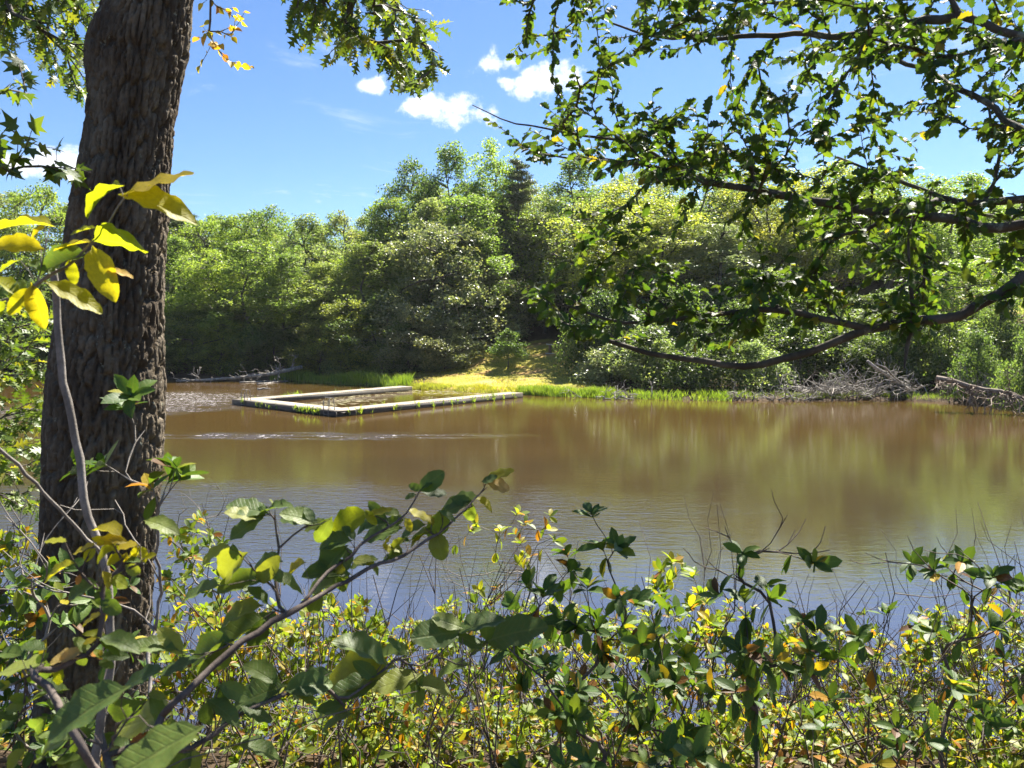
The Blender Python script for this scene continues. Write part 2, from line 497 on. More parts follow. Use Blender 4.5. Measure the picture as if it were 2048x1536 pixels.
fine = t.n('ShaderNodeTexNoise', {'Vector': t.n('ShaderNodeMapping', {'Vector': tc, 'Scale': (3.0, 1.0, 1)}).outputs[0], 'Scale': 1.6, 'Detail': 5.0, 'Roughness': .7}).outputs[0]
gust = t.m('MAXIMUM', t.m('MAXIMUM', t.m('MULTIPLY', well(-25, 52, 9, 13, .35, 1.2), t.m('ADD', .35, t.smooth(nf, .35, .6))), t.m('MULTIPLY', well(-12, 34, 12, 1.4, .2, 1.2), t.smooth(nf, .4, .62))), t.m('MULTIPLY', well(-6, 19, 13, 5), 0.14))
w1 = t.n('ShaderNodeTexNoise', {'Vector': t.n('ShaderNodeMapping', {'Vector': tc, 'Rotation': (0, 0, 0.25), 'Scale': (0.55, 1.5, 1)}).outputs[0], 'Scale': 3.4, 'Detail': 4.0, 'Roughness': 0.55, 'Distortion': 0.4}).outputs[0]
w2 = t.n('ShaderNodeTexNoise', {'Vector': t.n('ShaderNodeMapping', {'Vector': tc, 'Rotation': (0, 0, -0.45), 'Scale': (0.5, 1.3, 1)}).outputs[0], 'Scale': 9.0, 'Detail': 3.0, 'Roughness': 0.6}).outputs[0]
hh = t.m('ADD', w1, t.m('MULTIPLY', w2, 0.35))
amp = t.m('ADD', 0.0038, t.m('MULTIPLY', gust, 0.1))
bp = t.n('ShaderNodeBump', {'Strength': 1.0, 'Distance': amp, 'Height': hh}).outputs[0]
mud_sky_tint = t.mix(t.smooth(n2, 0.35, 0.7), (0.062, 0.0365, 0.0105), (0.073, 0.044, 0.0135))
# darker towards the near bank: a bluer sky reflection put into the colour
mud_sky_tint = t.mix(t.smooth(t.m('ADD', gy, t.m('MULTIPLY', n2, 12.0)), 14.0, 52.0), (0.034, 0.026, 0.017), mud_sky_tint)
p_ = t.n('ShaderNodeBsdfPrincipled', {'Base Color': mud_sky_tint, 'Roughness': t.m('ADD', 0.06, t.m('MULTIPLY', t.m('MULTIPLY', gust, 0.34), t.m('ADD', 0.35, t.smooth(fine, 0.5, 0.62)))), 'IOR': 4.2, 'Specular IOR Level': 0.5, 'Normal': bp})
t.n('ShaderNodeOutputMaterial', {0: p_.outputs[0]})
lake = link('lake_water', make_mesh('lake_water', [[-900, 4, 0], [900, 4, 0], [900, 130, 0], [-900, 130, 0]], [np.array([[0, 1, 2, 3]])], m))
tag(lake, kind='structure')

# ------------------------------------------------------------------ leaves
def leaf_rows(ts, ws, yo=0.0, cols=2, fold=0.25, curl=0.12, wav=0.0, petiole=0.14, seed=0, asym=0.0, rag=.06):
    r_ = np.random.default_rng(seed)
    ts = [-petiole] + list(ts) if petiole else list(ts)
    ws = [0.012] + list(ws) if petiole else list(ws)
    V, UV = [], []
    hc = cols // 2
    ph = r_.uniform(0, 6)
    for k, (a, ww) in enumerate(zip(ts, ws)):
        for c in range(-hc, hc + 1):
            uu = c / hc
            wl = ww * (1 + asym * uu)
            wl *= 1 + (r_.uniform(-rag, rag) if abs(uu) == 1 else 0)
            x = uu * wl
            off = (yo[k - 1] if petiole and k else 0.0) if not np.isscalar(yo) else 0.0
            z = fold * abs(x) - curl * max(a, 0) ** 2 + wav * abs(uu) ** 2 * math.sin(ph + a * 17 + c) * min(ww * 3, 1)
            V.append((x, a + off * abs(uu), z))
            UV.append((0.5 + 0.5 * uu * ww / 0.4, max(a, 0)))
    n = cols + 1
    Fq = [[r * n + c, r * n + c + 1, (r + 1) * n + c + 1, (r + 1) * n + c] for r in range(len(ts) - 1) for c in range(cols)]
    return np.array(V), np.array(Fq), np.clip(np.array(UV), 0, 1)


def leaf_fan(pts, center, droop=0.25, petiole=0.3):
    V = [(center[0], center[1], 0)] + [(x, y, -droop * ((x - center[0]) ** 2 + (y - center[1]) ** 2)) for x, y in pts]
    n = len(pts)
    Fq = [[0, 1 + k, 1 + (k + 1) % n] for k in range(n)]
    b = len(V)
    V += [(-.008, 0, 0), (.008, 0, 0), (.008, -petiole, .03)]
    Fq.append([b, b + 2, b + 1])
    V = np.array(V)
    return V, np.array(Fq), np.clip(np.stack([V[:, 0] + .5, V[:, 1]], 1), 0, 1)


def variants(fn, k=3):
    return [fn(s) for s in range(k)]


_oy = [0, 0, .09, 0, .09, 0, .09, 0, .02]
TPL = dict(
    holly=variants(lambda s: leaf_rows([0, .12, .2, .33, .42, .55, .63, .75, .82, .92, 1], [.03, .22, .17, .31, .23, .34, .25, .29, .17, .17, .006], fold=.3 + .15 * s, curl=.1 + .12 * s, wav=.05, petiole=.1, seed=s)),
    hazel=variants(lambda s: leaf_rows([0, .05, .12, .2, .29, .38, .47, .56, .65, .73, .81, .88, .94, .98, 1], [.07, .17, .26, .325, .365, .4, .395, .405, .375, .355, .295, .24, .155, .09, .02], cols=2, fold=.1 + .12 * s, curl=.05 + .12 * s, wav=.035, petiole=.1, seed=s + 4, asym=.1, rag=.045), 4),
    laurel=variants(lambda s: leaf_rows([0, .22, .5, .78, 1], [.02, .15, .235, .19, .01], fold=.12 + .15 * s, curl=.05 + .15 * s, petiole=.08, seed=s)),
    oak=variants(lambda s: leaf_rows([0, .15, .25, .37, .5, .6, .72, .82, 1], [.015, .05, .26, .06, .36, .06, .25, .04, .01], yo=_oy, fold=.2 * s, curl=.1 + .1 * s, petiole=.25, seed=s)),
    maple=variants(lambda s: leaf_fan([(0, 0), (.2, -.02), (.42, .1), (.26, .25), (.58, .5), (.22, .5), (.16, .62), (0, 1), (-.16, .62), (-.22, .5), (-.58, .5), (-.26, .25), (-.42, .1), (-.2, -.02)], (0, .33), droop=.15 + .3 * s)),
    ovate=variants(lambda s: leaf_rows([0, .15, .4, .7, 1], [.1, .34, .4, .26, .01], fold=.15 + .15 * s, curl=.1 + .1 * s, petiole=.25, seed=s)),
)
TPL_ME = {}


def tpl_mesh(kind, v, mat):
    key = (kind, v, mat)
    if key not in TPL_ME:
        V, Fq, uv = TPL[kind][v]
        TPL_ME[key] = make_mesh(kind + '_leaf', V, [Fq], MAT[mat], uv=uv)
    return TPL_ME[key]


def frames(D, N):
    D = nz(D)
    Xa = nz(np.cross(D, N))
    Na = np.cross(Xa, D)
    return np.stack([Xa, D, Na], -1)            # columns x, y, z


def put_leaves(root, kind, mat, Pp, D, N, S, W=None, cap=300, min_px=18.0, join_name='foliage'):
    """the largest leaves in view become objects of their own, the rest one joined part"""
    Pp, D, N, S = np.asarray(Pp), np.asarray(D), np.asarray(N), np.asarray(S)
    n = len(Pp)
    if n == 0:
        return
    W = np.ones(n) if W is None else np.asarray(W)
    B = frames(D, N) * np.stack([S * W, S, S], -1)[:, None, :]
    px, py, dep = proj(Pp + D * S[:, None] * 0.5)
    size = np.where((dep > 0.2) & (px > -30) & (px < 2078) & (py > -30) & (py < 1566), S * F / np.maximum(dep, 0.2), 0)
    vid = rng.integers(0, len(TPL[kind]), n)
    order = np.argsort(-size)
    solo = [k for k in order[:cap] if size[k] >= min_px]
    off = np.array(root.location)
    for k in solo:
        o = bpy.data.objects.new('leaf', tpl_mesh(kind, int(vid[k]), mat))
        COL.objects.link(o)
        o.parent = root
        M = Matrix.Identity(4)
        for a in range(3):
            for b in range(3):
                M[a][b] = B[k, a, b]
            M[a][3] = Pp[k, a] - off[a]
        o.matrix_basis = M
    rest = np.setdiff1d(np.arange(n), np.array(solo, dtype=int))
    if len(rest):
        Vs, Fs, Us = [], [], []
        c = 0
        for v in range(len(TPL[kind])):
            idx = rest[vid[rest] == v]
            if not len(idx):
                continue
            V, Fq, uv = TPL[kind][v]
            Vw = np.einsum('mij,vj->mvi', B[idx], V) + (Pp[idx] - off)[:, None]
            Vs.append(Vw.reshape(-1, 3))
            Fs.append((Fq[None] + (np.arange(len(idx)) * len(V))[:, None, None] + c).reshape(-1, Fq.shape[1]))
            Us.append(np.tile(uv, (len(idx), 1)))
            c += len(idx) * len(V)
        o = link(join_name, make_mesh(join_name, np.concatenate(Vs), Fs, MAT[mat], uv=np.concatenate(Us)), root)
        o['kind'] = 'stuff'


# ------------------------------------------------------------------ branching
class Skel:
    def __init__(self):
        self.pos = np.zeros((60000, 3))
        self.par = np.full(60000, -1)
        self.n = 0
        self.lines = []                          # index lists, first index is the attachment node
        self.tipn = np.zeros(60000)

    def line(self, pts, at=None):
        idx = [] if at is None else [at]
        par = -1 if at is None else at
        for p in pts:
            self.pos[self.n] = p
            self.par[self.n] = par
            par = self.n
            idx.append(self.n)
            self.n += 1
        self.lines.append(idx)
        return idx

    def smooth_line(self, pts, step, at=None, wob=0.0):
        pts = np.asarray(pts, float)
        if at is not None:
            pts = np.concatenate([self.pos[at:at + 1], pts])
        L = np.concatenate([[0], np.cumsum(np.linalg.norm(np.diff(pts, axis=0), axis=1))])
        s = np.linspace(0, L[-1], max(3, int(L[-1] / step) + 1))
        out = np.stack([np.interp(s, L, pts[:, c]) for c in range(3)], -1)
        for _ in range(2):
            out[1:-1] = (out[:-2] + 2 * out[1:-1] + out[2:]) / 4
        if wob:
            out[1:-1] += rng.normal(0, wob, (len(out) - 2, 3))
        if at is not None:
            out = out[1:]
        return self.line(out, at)

    def nearest(self, p, zpen=0.0, hi=None):
        q_ = self.pos[:hi or self.n]
        d = np.linalg.norm(q_ - p, axis=1) + zpen * np.maximum(q_[:, 2] - p[2], 0)
        return int(np.argmin(d))

    def grow(self, tips, step=0.05, zpen=0.6, wob=0.12, back=0.25, fwd=None):
        """join every tip to the nearest existing wood, nearest tips first"""
        tips = np.asarray(tips, float)
        d0 = [np.min(np.linalg.norm(self.pos[:self.n] - p, axis=1)) for p in tips]
        for k in np.argsort(d0):
            p = tips[k]
            a = self.nearest(p, zpen)
            A = self.pos[a]
            d = np.linalg.norm(p - A)
            if d < 1e-4:
                continue
            # slide the fork back down the wood so that it meets at an acute angle
            gone = 0.0
            while gone < back * d and self.par[a] >= 0:
                gone += np.linalg.norm(self.pos[a] - self.pos[self.par[a]])
                a = int(self.par[a])
            A = self.pos[a]
            d = np.linalg.norm(p - A)
            tan = nz(A - self.pos[self.par[a]]) if self.par[a] >= 0 else nz(p - A)
            if tan @ (p - A) < 0:
                tan = nz(p - A)
            m = max(2, int(d / step))
            s = np.linspace(0, 1, m + 1)[1:, None]
            c1 = A + tan * d * 0.3
            c2 = p - nz((p - A) + np.array([0, 0, 0.35 * d])) * d * 0.3 + rng.normal(0, wob, 3) * d * 0.5
            pts = (1 - s) ** 3 * A + 3 * (1 - s) ** 2 * s * c1 + 3 * (1 - s) * s ** 2 * c2 + s ** 3 * p
            pts[:-1] += rng.normal(0, wob * 0.09, (m, 3))[:-1] * d
            self.line(pts, a)
            self.tipn[self.n - 1] = 1

    def radii(self, r0, power=0.5, rmax=9.9):
        cnt = np.maximum(self.tipn[:self.n].copy(), 0.0)
        has = np.zeros(self.n, bool)
        has[self.par[:self.n][self.par[:self.n] >= 0]] = True
        cnt[~has] = np.maximum(cnt[~has], 1)
        for k in range(self.n - 1, -1, -1):
            if self.par[k] >= 0:
                cnt[self.par[k]] += cnt[k]
        self.rad = np.minimum(r0 * np.maximum(cnt, 1) ** power, rmax)

    def build(self, root, mat, big=0.5, name='stem', sides=6, maxbig=14, rmin_tip=0.6, big_sides=8):
        """longest limbs as parts of their own, the fine twigs joined"""
        off = np.array(root.location)
        L = [np.sum(np.linalg.norm(np.diff(self.pos[l], axis=0), axis=1)) * self.rad[l[min(1, len(l) - 1)]] for l in self.lines]
        order = np.argsort(-np.array(L))
        rest = MB()
        for rank, k in enumerate(order):
            l = self.lines[k]
            if len(l) < 2:
                continue
            rad = self.rad[l].copy()
            if self.par[l[1]] == l[0] and len(l) > 1:
                rad[0] = min(rad[0], rad[1] * 1.15)
            ends = self.tipn[l[-1]] > 0
            if ends:
                rad[-1] *= rmin_tip
            if rank < maxbig:
                MB().tube(self.pos[l], rad, big_sides, jit=.05).build(name, MAT[mat], root, off)
            else:
                rest.tube(self.pos[l], rad, sides if rad[0] > .004 else 4, cap=False)
        if rest.n:
            rest.build('twig_growth', MAT[mat], root, off, kind='stuff')

    def tip_lines(self):
        return [l for l in self.lines if self.tipn[l[-1]] > 0]


def along_leaves(sk, lines, spacing, length, size, droop=0.2, tilt=0.45, ang=0.9, up=1.0, jit=0.25, extra_tip=True):
    """alternate leaves along the last stretch of each twig"""
    Pp, D, N, S = [], [], [], []
    for l in lines:
        pts = sk.pos[l]
        seg = np.linalg.norm(np.diff(pts, axis=0), axis=1)
        c = np.concatenate([[0], np.cumsum(seg)])
        Lt = c[-1]
        s0 = max(0.0, Lt - length)
        ss = np.arange(Lt, s0, -spacing)
        for k, s in enumerate(ss):
            s = max(0, s - rng.uniform(0, .3) * spacing)
            p = np.array([np.interp(s, c, pts[:, a]) for a in range(3)])
            tan = nz(np.array([np.interp(min(s + .01, Lt), c, pts[:, a]) - np.interp(max(s - .03, 0), c, pts[:, a]) for a in range(3)]))
            side = nz(np.cross(tan, [0, 0, 1.0]) + rng.normal(0, .25, 3)) * (1 if k % 2 else -1)
            a = ang * rng.uniform(.6, 1.2) if k or not extra_tip else 0.2
            d = tan * math.cos(a) + side * math.sin(a) + np.array([0, 0, -droop * rng.uniform(0, 1.6)]) + rng.normal(0, jit * .6, 3)
            Pp.append(p)
            D.append(nz(d))
            N.append(nz(np.array([0, 0, up]) + rng.normal(0, tilt, 3)))
            S.append(size * rng.uniform(.65, 1.2))
    return [np.array(x) for x in (Pp, D, N, S)]


def rosettes(sk, lines, per, size, droop=0.1, below=0.25, spread=(0.5, 1.25)):
    """laurel habit: whorls of leaves at twig ends, a few hanging ones lower down"""
    Pp, D, N, S = [], [], [], []
    for l in lines:
        p = sk.pos[l[-1]]
        tan = nz(p - sk.pos[l[-2]] + np.array([0, 0, .4 * np.linalg.norm(p - sk.pos[l[-2]])]))
        a1 = nz(np.cross(tan, [.3, .9, .1]))
        b1 = np.cross(tan, a1)
        n = rng.integers(per[0], per[1] + 1)
        ph = rng.uniform(0, 6)
        for k in range(n):
            th = ph + k * 2.4
            el_ = rng.uniform(*spread)
            rad = a1 * math.cos(th) + b1 * math.sin(th)
            d = tan * math.cos(el_) + rad * math.sin(el_) + np.array([0, 0, -droop])
            nn = tan * math.sin(el_) - rad * math.cos(el_) + rng.normal(0, .25, 3)
            Pp.append(p - tan * rng.uniform(0, .022))
            D.append(nz(d))
            N.append(nz(nn))
            S.append(size * rng.uniform(.6, 1.15))
        if rng.random() < below:
            for k in range(rng.integers(1, 4)):
                q_ = sk.pos[l[max(0, len(l) - 2 - int(rng.integers(0, 3)))]]
                th = rng.uniform(0, 6.28)
                d = np.array([math.cos(th) * .5, math.sin(th) * .5, -1.0])
                Pp.append(q_)
                D.append(nz(d))
                N.append(nz(np.array([math.cos(th), math.sin(th), .5]) + rng.normal(0, .2, 3)))
                S.append(size * rng.uniform(.8, 1.1))
    return [np.array(x) for x in (Pp, D, N, S)]


def gpt(x, y, dz=-0.05):
    return np.array([x, y, float(ground_z(x, y)) + dz])

# ------------------------------------------------------------------ far trees
def leaf_cloud(C, NN, size, aspect=0.62):
    """folded diamond leaves: one island each"""
    n = len(C)
    D = nz(rng.normal(0, 1, (n, 3)) + np.array([0, 0, -.35]))
    B = frames(D, NN + 1e-4)
    tv = np.array([[0, -.5, 0], [aspect / 2, 0.02, .1], [0, .5, -.06], [-aspect / 2, 0.02, .1]])
    V = np.einsum('mij,vj->mvi', B * np.asarray(size)[:, None, None], tv) + C[:, None]
    b = np.arange(n)[:, None] * 4
    tri = np.concatenate([b + np.array([[0, 1, 2]]), b + np.array([[0, 2, 3]])])
    return V.reshape(-1, 3), tri


def broadleaf(seed, H, W, z0=0.25, prof='oval', lobes=60, per=260, leaf=0.2, lob_r=0.2, trunk_r=0.16, gap=0.0):
    global rng
    keep, rng = rng, np.random.default_rng(seed)
    tt = rng.uniform(0, 1, lobes) ** 0.95
    tt[:4] = rng.uniform(.97, 1.05, 4)
    if prof == 'oval':
        rp = np.sin(np.clip(0.16 + tt * 0.77, 0, .995) * math.pi) ** 0.75 * (1 + .35 * np.sin(tt * 9 + seed) * (tt > .2))
    elif prof == 'dome':
        rp = np.sqrt(np.clip(1 - tt ** 1.7, 0.01, 1)) * (0.8 + .2 * tt)
    else:
        rp = np.clip(1.02 - tt, 0.05, 1) ** 0.6
    th = rng.uniform(0, 2 * math.pi, lobes)
    rr = rp * W / 2 * np.sqrt(rng.uniform(0.12, 1.0, lobes))
    c = np.stack([rr * np.cos(th), rr * np.sin(th), H * (z0 + tt * (0.95 - z0))], -1)
    lr = W * lob_r * rng.uniform(.6, 1.25, lobes) * (1 - .3 * tt)
    Cs, Ns = [], []
    for k in range(lobes):
        nn = int(per * rng.uniform(.6, 1.3) * (lr[k] / (W * lob_r)) ** 1.6)
        d = nz(rng.normal(0, 1, (nn, 3)))
        d[:, 2] = np.where((d[:, 2] < -0.3) & (rng.random(nn) < .5), -d[:, 2], d[:, 2])
        # sprays: the lobe's outline is broken by its own bumps
        bump = 1 + .55 * vnoise(d[:, 0] * 2.2 + k * 7, d[:, 1] * 2.2, d[:, 2] * 2.2)
        u = rng.uniform(.35, 1.0, nn) ** .6
        p = c[k] + d * (lr[k] * u * bump)[:, None] * np.array([1.0, 1.0, .92])
        Cs.append(p)
        Ns.append(nz(d * .5 + np.array([0, 0, .55]) + rng.normal(0, .55, (nn, 3))))
    C, NN = np.concatenate(Cs), np.concatenate(Ns)
    V, tri = leaf_cloud(C, NN, leaf * rng.uniform(.5, 1.25, len(C)))
    crown = make_mesh('crown', V, [tri], MAT['far'], smooth=False)
    sk = Skel()
    bend = rng.normal(0, .02 * H, (6, 3)) * np.array([1, 1, 0])
    sk.smooth_line(np.array([[0, 0, -.4]] + [[*(bend[k][:2]), H * .85 * (k + 1) / 6] for k in range(6)]), .5)
    sk.grow(c[::2], step=.6, zpen=.2, wob=.15, back=.35)
    sk.radii(0.028, .5, trunk_r)
    base_r = sk.rad[:len(sk.lines[0])]
    mb = MB()
    l0 = sk.lines[0]
    mb.tube(sk.pos[l0], np.linspace(trunk_r, .03, len(l0)), 7)
    for l in sk.lines[1:]:
        mb.tube(sk.pos[l], np.maximum(np.minimum(sk.rad[l], trunk_r * .5), .02), 4, cap=False)
    trunk = make_mesh('trunk', np.concatenate(mb.V), [np.concatenate(x) for x in mb.f.values()], MAT['far_bark'])
    rng = keep
    return trunk, crown


def pine(seed, H, W, z0=.4):
    global rng
    keep, rng = rng, np.random.default_rng(seed)
    mb = MB().tube([[0, 0, -.4], [.1, 0, H * .4], [0, .15, H * .75], [.05, 0, H]], [.2, .16, .1, .03], 7)
    Cs, Ns = [], []
    z = z0 * H
    while z < H * .98:
        tt = (z / H - z0) / (1 - z0)
        for k in range(rng.integers(3, 6)):
            th = rng.uniform(0, 6.28)
            L = W / 2 * (1 - tt) ** .6 * rng.uniform(.5, 1.1) + .3
            d = np.array([math.cos(th), math.sin(th), .18])
            e = np.array([0, 0, z]) + d * L
            mb.tube([[0, 0, z], e], [.045, .015], 4, cap=False)
            for q_ in range(int(5 + L * 4)):
                s = rng.uniform(.3, 1.05)
                cc = np.array([0, 0, z]) + d * L * s + rng.normal(0, .18, 3) * np.array([1, 1, .5])
                nn = 26
                Cs.append(cc + rng.normal(0, .2, (nn, 3)) * np.array([1, 1, .45]))
                Ns.append(nz(np.array([0, 0, 1.0]) + rng.normal(0, .5, (nn, 3))))
        z += rng.uniform(.35, .75)
    C, NN = np.concatenate(Cs), np.concatenate(Ns)
    V, tri = leaf_cloud(C, NN, .26 * rng.uniform(.7, 1.3, len(C)), aspect=.22)
    crown = make_mesh('crown', V, [tri], MAT['needle'], smooth=False)
    trunk = make_mesh('trunk', np.concatenate(mb.V), [np.concatenate(x) for x in mb.f.values()], MAT['far_bark'])
    rng = keep
    return trunk, crown


PROTO = {
    'tall': [broadleaf(21 + s, 18, 6.6, .10, 'oval', 170, 170, .22, .145, .2) for s in range(4)],
    'oak': [broadleaf(31 + s, 15, 8.5, .12, 'oval', 170, 180, .23, .13, .22) for s in range(3)],
    'low': [broadleaf(41 + s, 10, 6.5, .04, 'oval', 140, 180, .19, .14, .14) for s in range(3)],
    'bush': [broadleaf(51 + s, 3.2, 3.8, .05, 'dome', 50, 230, .15, .2, .05) for s in range(3)],
    'sapling': [broadleaf(81, 5, 3.6, .36, 'dome', 40, 200, .2, .2, .07)],
    'pine': [pine(61 + s, 18, 6.0) for s in range(2)],
    'thin': [broadleaf(71 + s, 16, 5.0, .2, 'oval', 90, 100, .19, .13, .13) for s in range(2)],
}
PH = dict(sapling=5, tall=18, oak=15, low=10, bush=3.2, pine=18, thin=16)
PW = dict(sapling=3.6, tall=6.6, oak=8.5, low=6.5, bush=3.8, pine=6.0, thin=5.0)
for tr, cr in PROTO['low']:
    pass
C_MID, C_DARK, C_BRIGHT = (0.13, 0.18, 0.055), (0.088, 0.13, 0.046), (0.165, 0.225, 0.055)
C_SILVER, C_YELLOW, C_OLIVE, C_GREY = (0.19, 0.215, 0.13), (0.225, 0.25, 0.065), (0.165, 0.195, 0.075), (0.16, 0.195, 0.1)
C_PINE = (0.095, 0.13, 0.065)


def tree(px, y, top, width, kind, col, label, name='tree', cat='tree', group=None, base=None, gloss=False):
    """a tree whose trunk stands on the ground at forward distance y in column px; top is its highest pixel row"""
    x = (px - 1024) / F * y
    g = float(ground_z(x, y)) if base is None else base
    H = max(1.5, EYE[2] + (HOR - top) / F * y - g)
    Wm = (1.45 if kind in ('tall', 'thin') else 1.38) * width / F * y
    o = thing(name, (x, y, g - .05), label, cat, group)
    k = rng.integers(0, len(PROTO[kind]))
    tr, cr = PROTO[kind][k]
    sc = (Wm / PW[kind], Wm / PW[kind], H / PH[kind])
    o.rotation_euler = (0, 0, rng.uniform(0, 6.28))
    a = link('trunk', tr, o)
    b = link('crown', cr, o)
    a.scale = sc
    b.scale = sc
    j_ = rng.uniform(.88, 1.14)
    b.color = (col[0] * j_ * rng.uniform(.93, 1.07), col[1] * j_, col[2] * j_, 1)
    if gloss:
        b.material_slots[0].link = 'OBJECT'
        b.material_slots[0].material = MAT['far_gloss']
    return o


SKY = 'trees lining the far skyline'
T = tree
# left part of the far shore
T(372, 100, 424, 90, 'pine', C_PINE, 'flat-topped pine on skyline just right of the big oak trunk', 'pine_tree')
T(415, 98, 438, 110, 'oak', C_BRIGHT, 'round bright green tree on skyline next to the flat-topped pine')
T(480, 96, 428, 100, 'tall', C_BRIGHT, 'bright green rounded skyline tree, third from the oak trunk')
T(540, 97, 420, 120, 'oak', C_MID, 'broad green skyline tree above the leaning twin trunks')
T(350, 88, 470, 110, 'tall', C_MID, 'green shoreline tree partly hidden by the oak trunk')
T(428, 85, 500, 120, 'tall', C_BRIGHT, 'leafy bright green tree above the pale fallen log')
T(505, 83, 478, 125, 'tall', C_MID, 'large green shoreline tree with dark shaded lower half')
T(575, 82, 500, 95, 'tall', C_MID, 'green tree with slim leaning trunk above brown bank')
T(440, 80.5, 640, 90, 'low', C_BRIGHT, 'low bright green tree overhanging water behind fallen log')
T(385, 82, 620, 100, 'low', C_DARK, 'dark low tree at the waterline beside the oak trunk')
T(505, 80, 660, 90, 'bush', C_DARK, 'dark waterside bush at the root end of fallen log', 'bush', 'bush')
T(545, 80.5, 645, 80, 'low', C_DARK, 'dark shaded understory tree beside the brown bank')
T(620, 92, 432, 110, 'tall', C_GREY, 'grey-green tree at the dip of the skyline')
T(690, 95, 424, 90, 'thin', C_GREY, 'sparse thin-crowned tree on skyline left of tall poplar', 'tree')
T(650, 84, 520, 120, 'tall', C_OLIVE, 'olive green tree with wispy crown above grassy shore')
T(735, 82, 480, 120, 'tall', C_OLIVE, 'tall olive tree just left of the pale silvery tree')
T(700, 77, 600, 110, 'low', C_YELLOW, 'yellow-tinged small tree above the reedy shore')
T(640, 79, 640, 90, 'low', C_OLIVE, 'low olive tree on the brown earth bank')
T(610, 79.5, 690, 60, 'bush', C_YELLOW, 'pale yellow-green bush at top of brown earth bank', 'bush', 'bush')
T(770, 76, 590, 130, 'low', C_DARK, 'dark olive tree with low boughs left of silvery tree')
T(690, 76.5, 690, 80, 'bush', C_GREY, 'grey-green bush above the reeds, left of clearing', 'bush', 'bush')
# the middle
T(780, 88, 396, 110, 'tall', C_BRIGHT, 'tall narrow yellow-green poplar rising before the dark oak', 'poplar_tree')
T(828, 92, 328, 120, 'oak', C_DARK, 'dark oak standing against the sky left of the highest trees', 'oak_tree')
T(905, 92, 294, 110, 'tall', C_MID, 'tall green tree forming left peak of the highest skyline')
T(985, 92, 288, 110, 'tall', C_BRIGHT, 'tall light green tree at highest point of the skyline')
T(1035, 90, 322, 80, 'pine', C_PINE, 'dark tall pine with bare trunk beside the highest trees', 'pine_tree')
T(860, 84, 400, 130, 'tall', C_GREY, 'grey-green tall tree behind the big silvery tree')
T(945, 84, 390, 130, 'tall', C_MID, 'tall mid-green tree directly behind the silvery trees')
T(880, 79, 452, 180, 'low', C_SILVER, 'large silvery grey-green tree standing left of the clearing', gloss=True)
T(985, 86, 530, 130, 'low', C_SILVER, 'silvery tree overhanging the dark back of the clearing', gloss=True)
T(820, 74, 610, 120, 'low', C_SILVER, 'smaller silvery tree at front, above the far dock end', gloss=True)
T(890, 75, 640, 110, 'low', C_SILVER, 'low silvery tree drooping onto the grass clearing', gloss=True)
T(838, 73.5, 695, 80, 'bush', C_GREY, 'dark green bush at left edge of the grass clearing', 'bush', 'bush')
T(765, 73.5, 690, 80, 'bush', C_OLIVE, 'olive bush behind reeds at the far dock corner', 'bush', 'bush')
T(1015, 71.5, 662, 62, 'sapling', C_DARK, 'small dark sapling standing alone on the grass clearing', 'sapling_tree')
T(1030, 95, 420, 110, 'tall', C_DARK, 'dark tall tree behind the back of the clearing')
T(1090, 92, 430, 130, 'tall', C_SILVER, 'pale green tall tree right behind the clearing', gloss=True)
T(1222, 95, 540, 110, 'low', C_BRIGHT, 'light green tree reaching over right side of clearing')
T(1150, 88, 318, 120, 'tall', C_MID, 'tall tree on skyline under the left tip of holly branches')
# the right, seen through the holly
T(1250, 80, 375, 210, 'oak', C_YELLOW, 'broad yellow-green tree glowing behind the holly branches')
T(1240, 97, 450, 130, 'tall', C_YELLOW, 'yellow-green tree just right of the clearing')
T(1330, 78, 440, 150, 'tall', C_GREY, 'grey-green tree behind the lower holly boughs')
T(1390, 86, 318, 150, 'oak', C_MID, 'tall green hillside tree in the middle of holly branches')
T(1430, 76, 450, 160, 'tall', C_SILVER, 'silvery green tree above the dark shore bushes', gloss=True)
T(1520, 84, 335, 170, 'oak', C_YELLOW, 'yellowish broad tree behind the thick holly limbs')
T(1540, 72, 540, 150, 'low', C_BRIGHT, 'bright green tree above the grey brush pile')
T(1650, 82, 335, 170, 'oak', C_YELLOW, 'large yellow-green tree behind right holly limbs')
T(1640, 70, 580, 150, 'low', C_MID, 'mid-green tree directly behind the leaning dead log')
T(1770, 80, 350, 170, 'oak', C_BRIGHT, 'bright green tree beyond the lowest holly limb')
T(1790, 68, 580, 150, 'low', C_MID, 'green tree behind the far right dead tree')
T(1900, 78, 355, 170, 'oak', C_BRIGHT, 'bright tree near right picture edge behind holly leaves')
T(1930, 66, 520, 170, 'low', C_BRIGHT, 'leafy light green tree above the large fallen tree')
T(2030, 84, 400, 150, 'oak', C_MID, 'green tree at the right picture edge beyond small meadow')
# shore bushes on the right
T(1225, 62, 690, 110, 'bush', C_SILVER, 'bright silvery bush at right edge of grass clearing', 'bush', 'bush', gloss=True)
T(1215, 68, 655, 80, 'bush', C_BRIGHT, 'light green bush beside the weathered picnic table', 'bush', 'bush')
T(1300, 60, 660, 130, 'bush', C_GREY, 'grey-green bush second along the right shore', 'bush', 'bush')
T(1370, 57.5, 690, 110, 'bush', C_DARK, 'dark shore bush left of the bleached driftwood', 'bush', 'bush')
T(1440, 58, 660, 130, 'bush', C_DARK, 'dark tall shore bush behind the bleached driftwood', 'bush', 'bush')
T(1510, 57, 690, 110, 'bush', C_GREY, 'grey-green bush just left of the grey brush pile', 'bush', 'bush')
T(1600, 60, 660, 150, 'bush', C_DARK, 'dark bush looming behind the grey brush pile', 'bush', 'bush')
T(1690, 61, 670, 130, 'bush', C_DARK, 'dark bush at upper end of the leaning log', 'bush', 'bush')
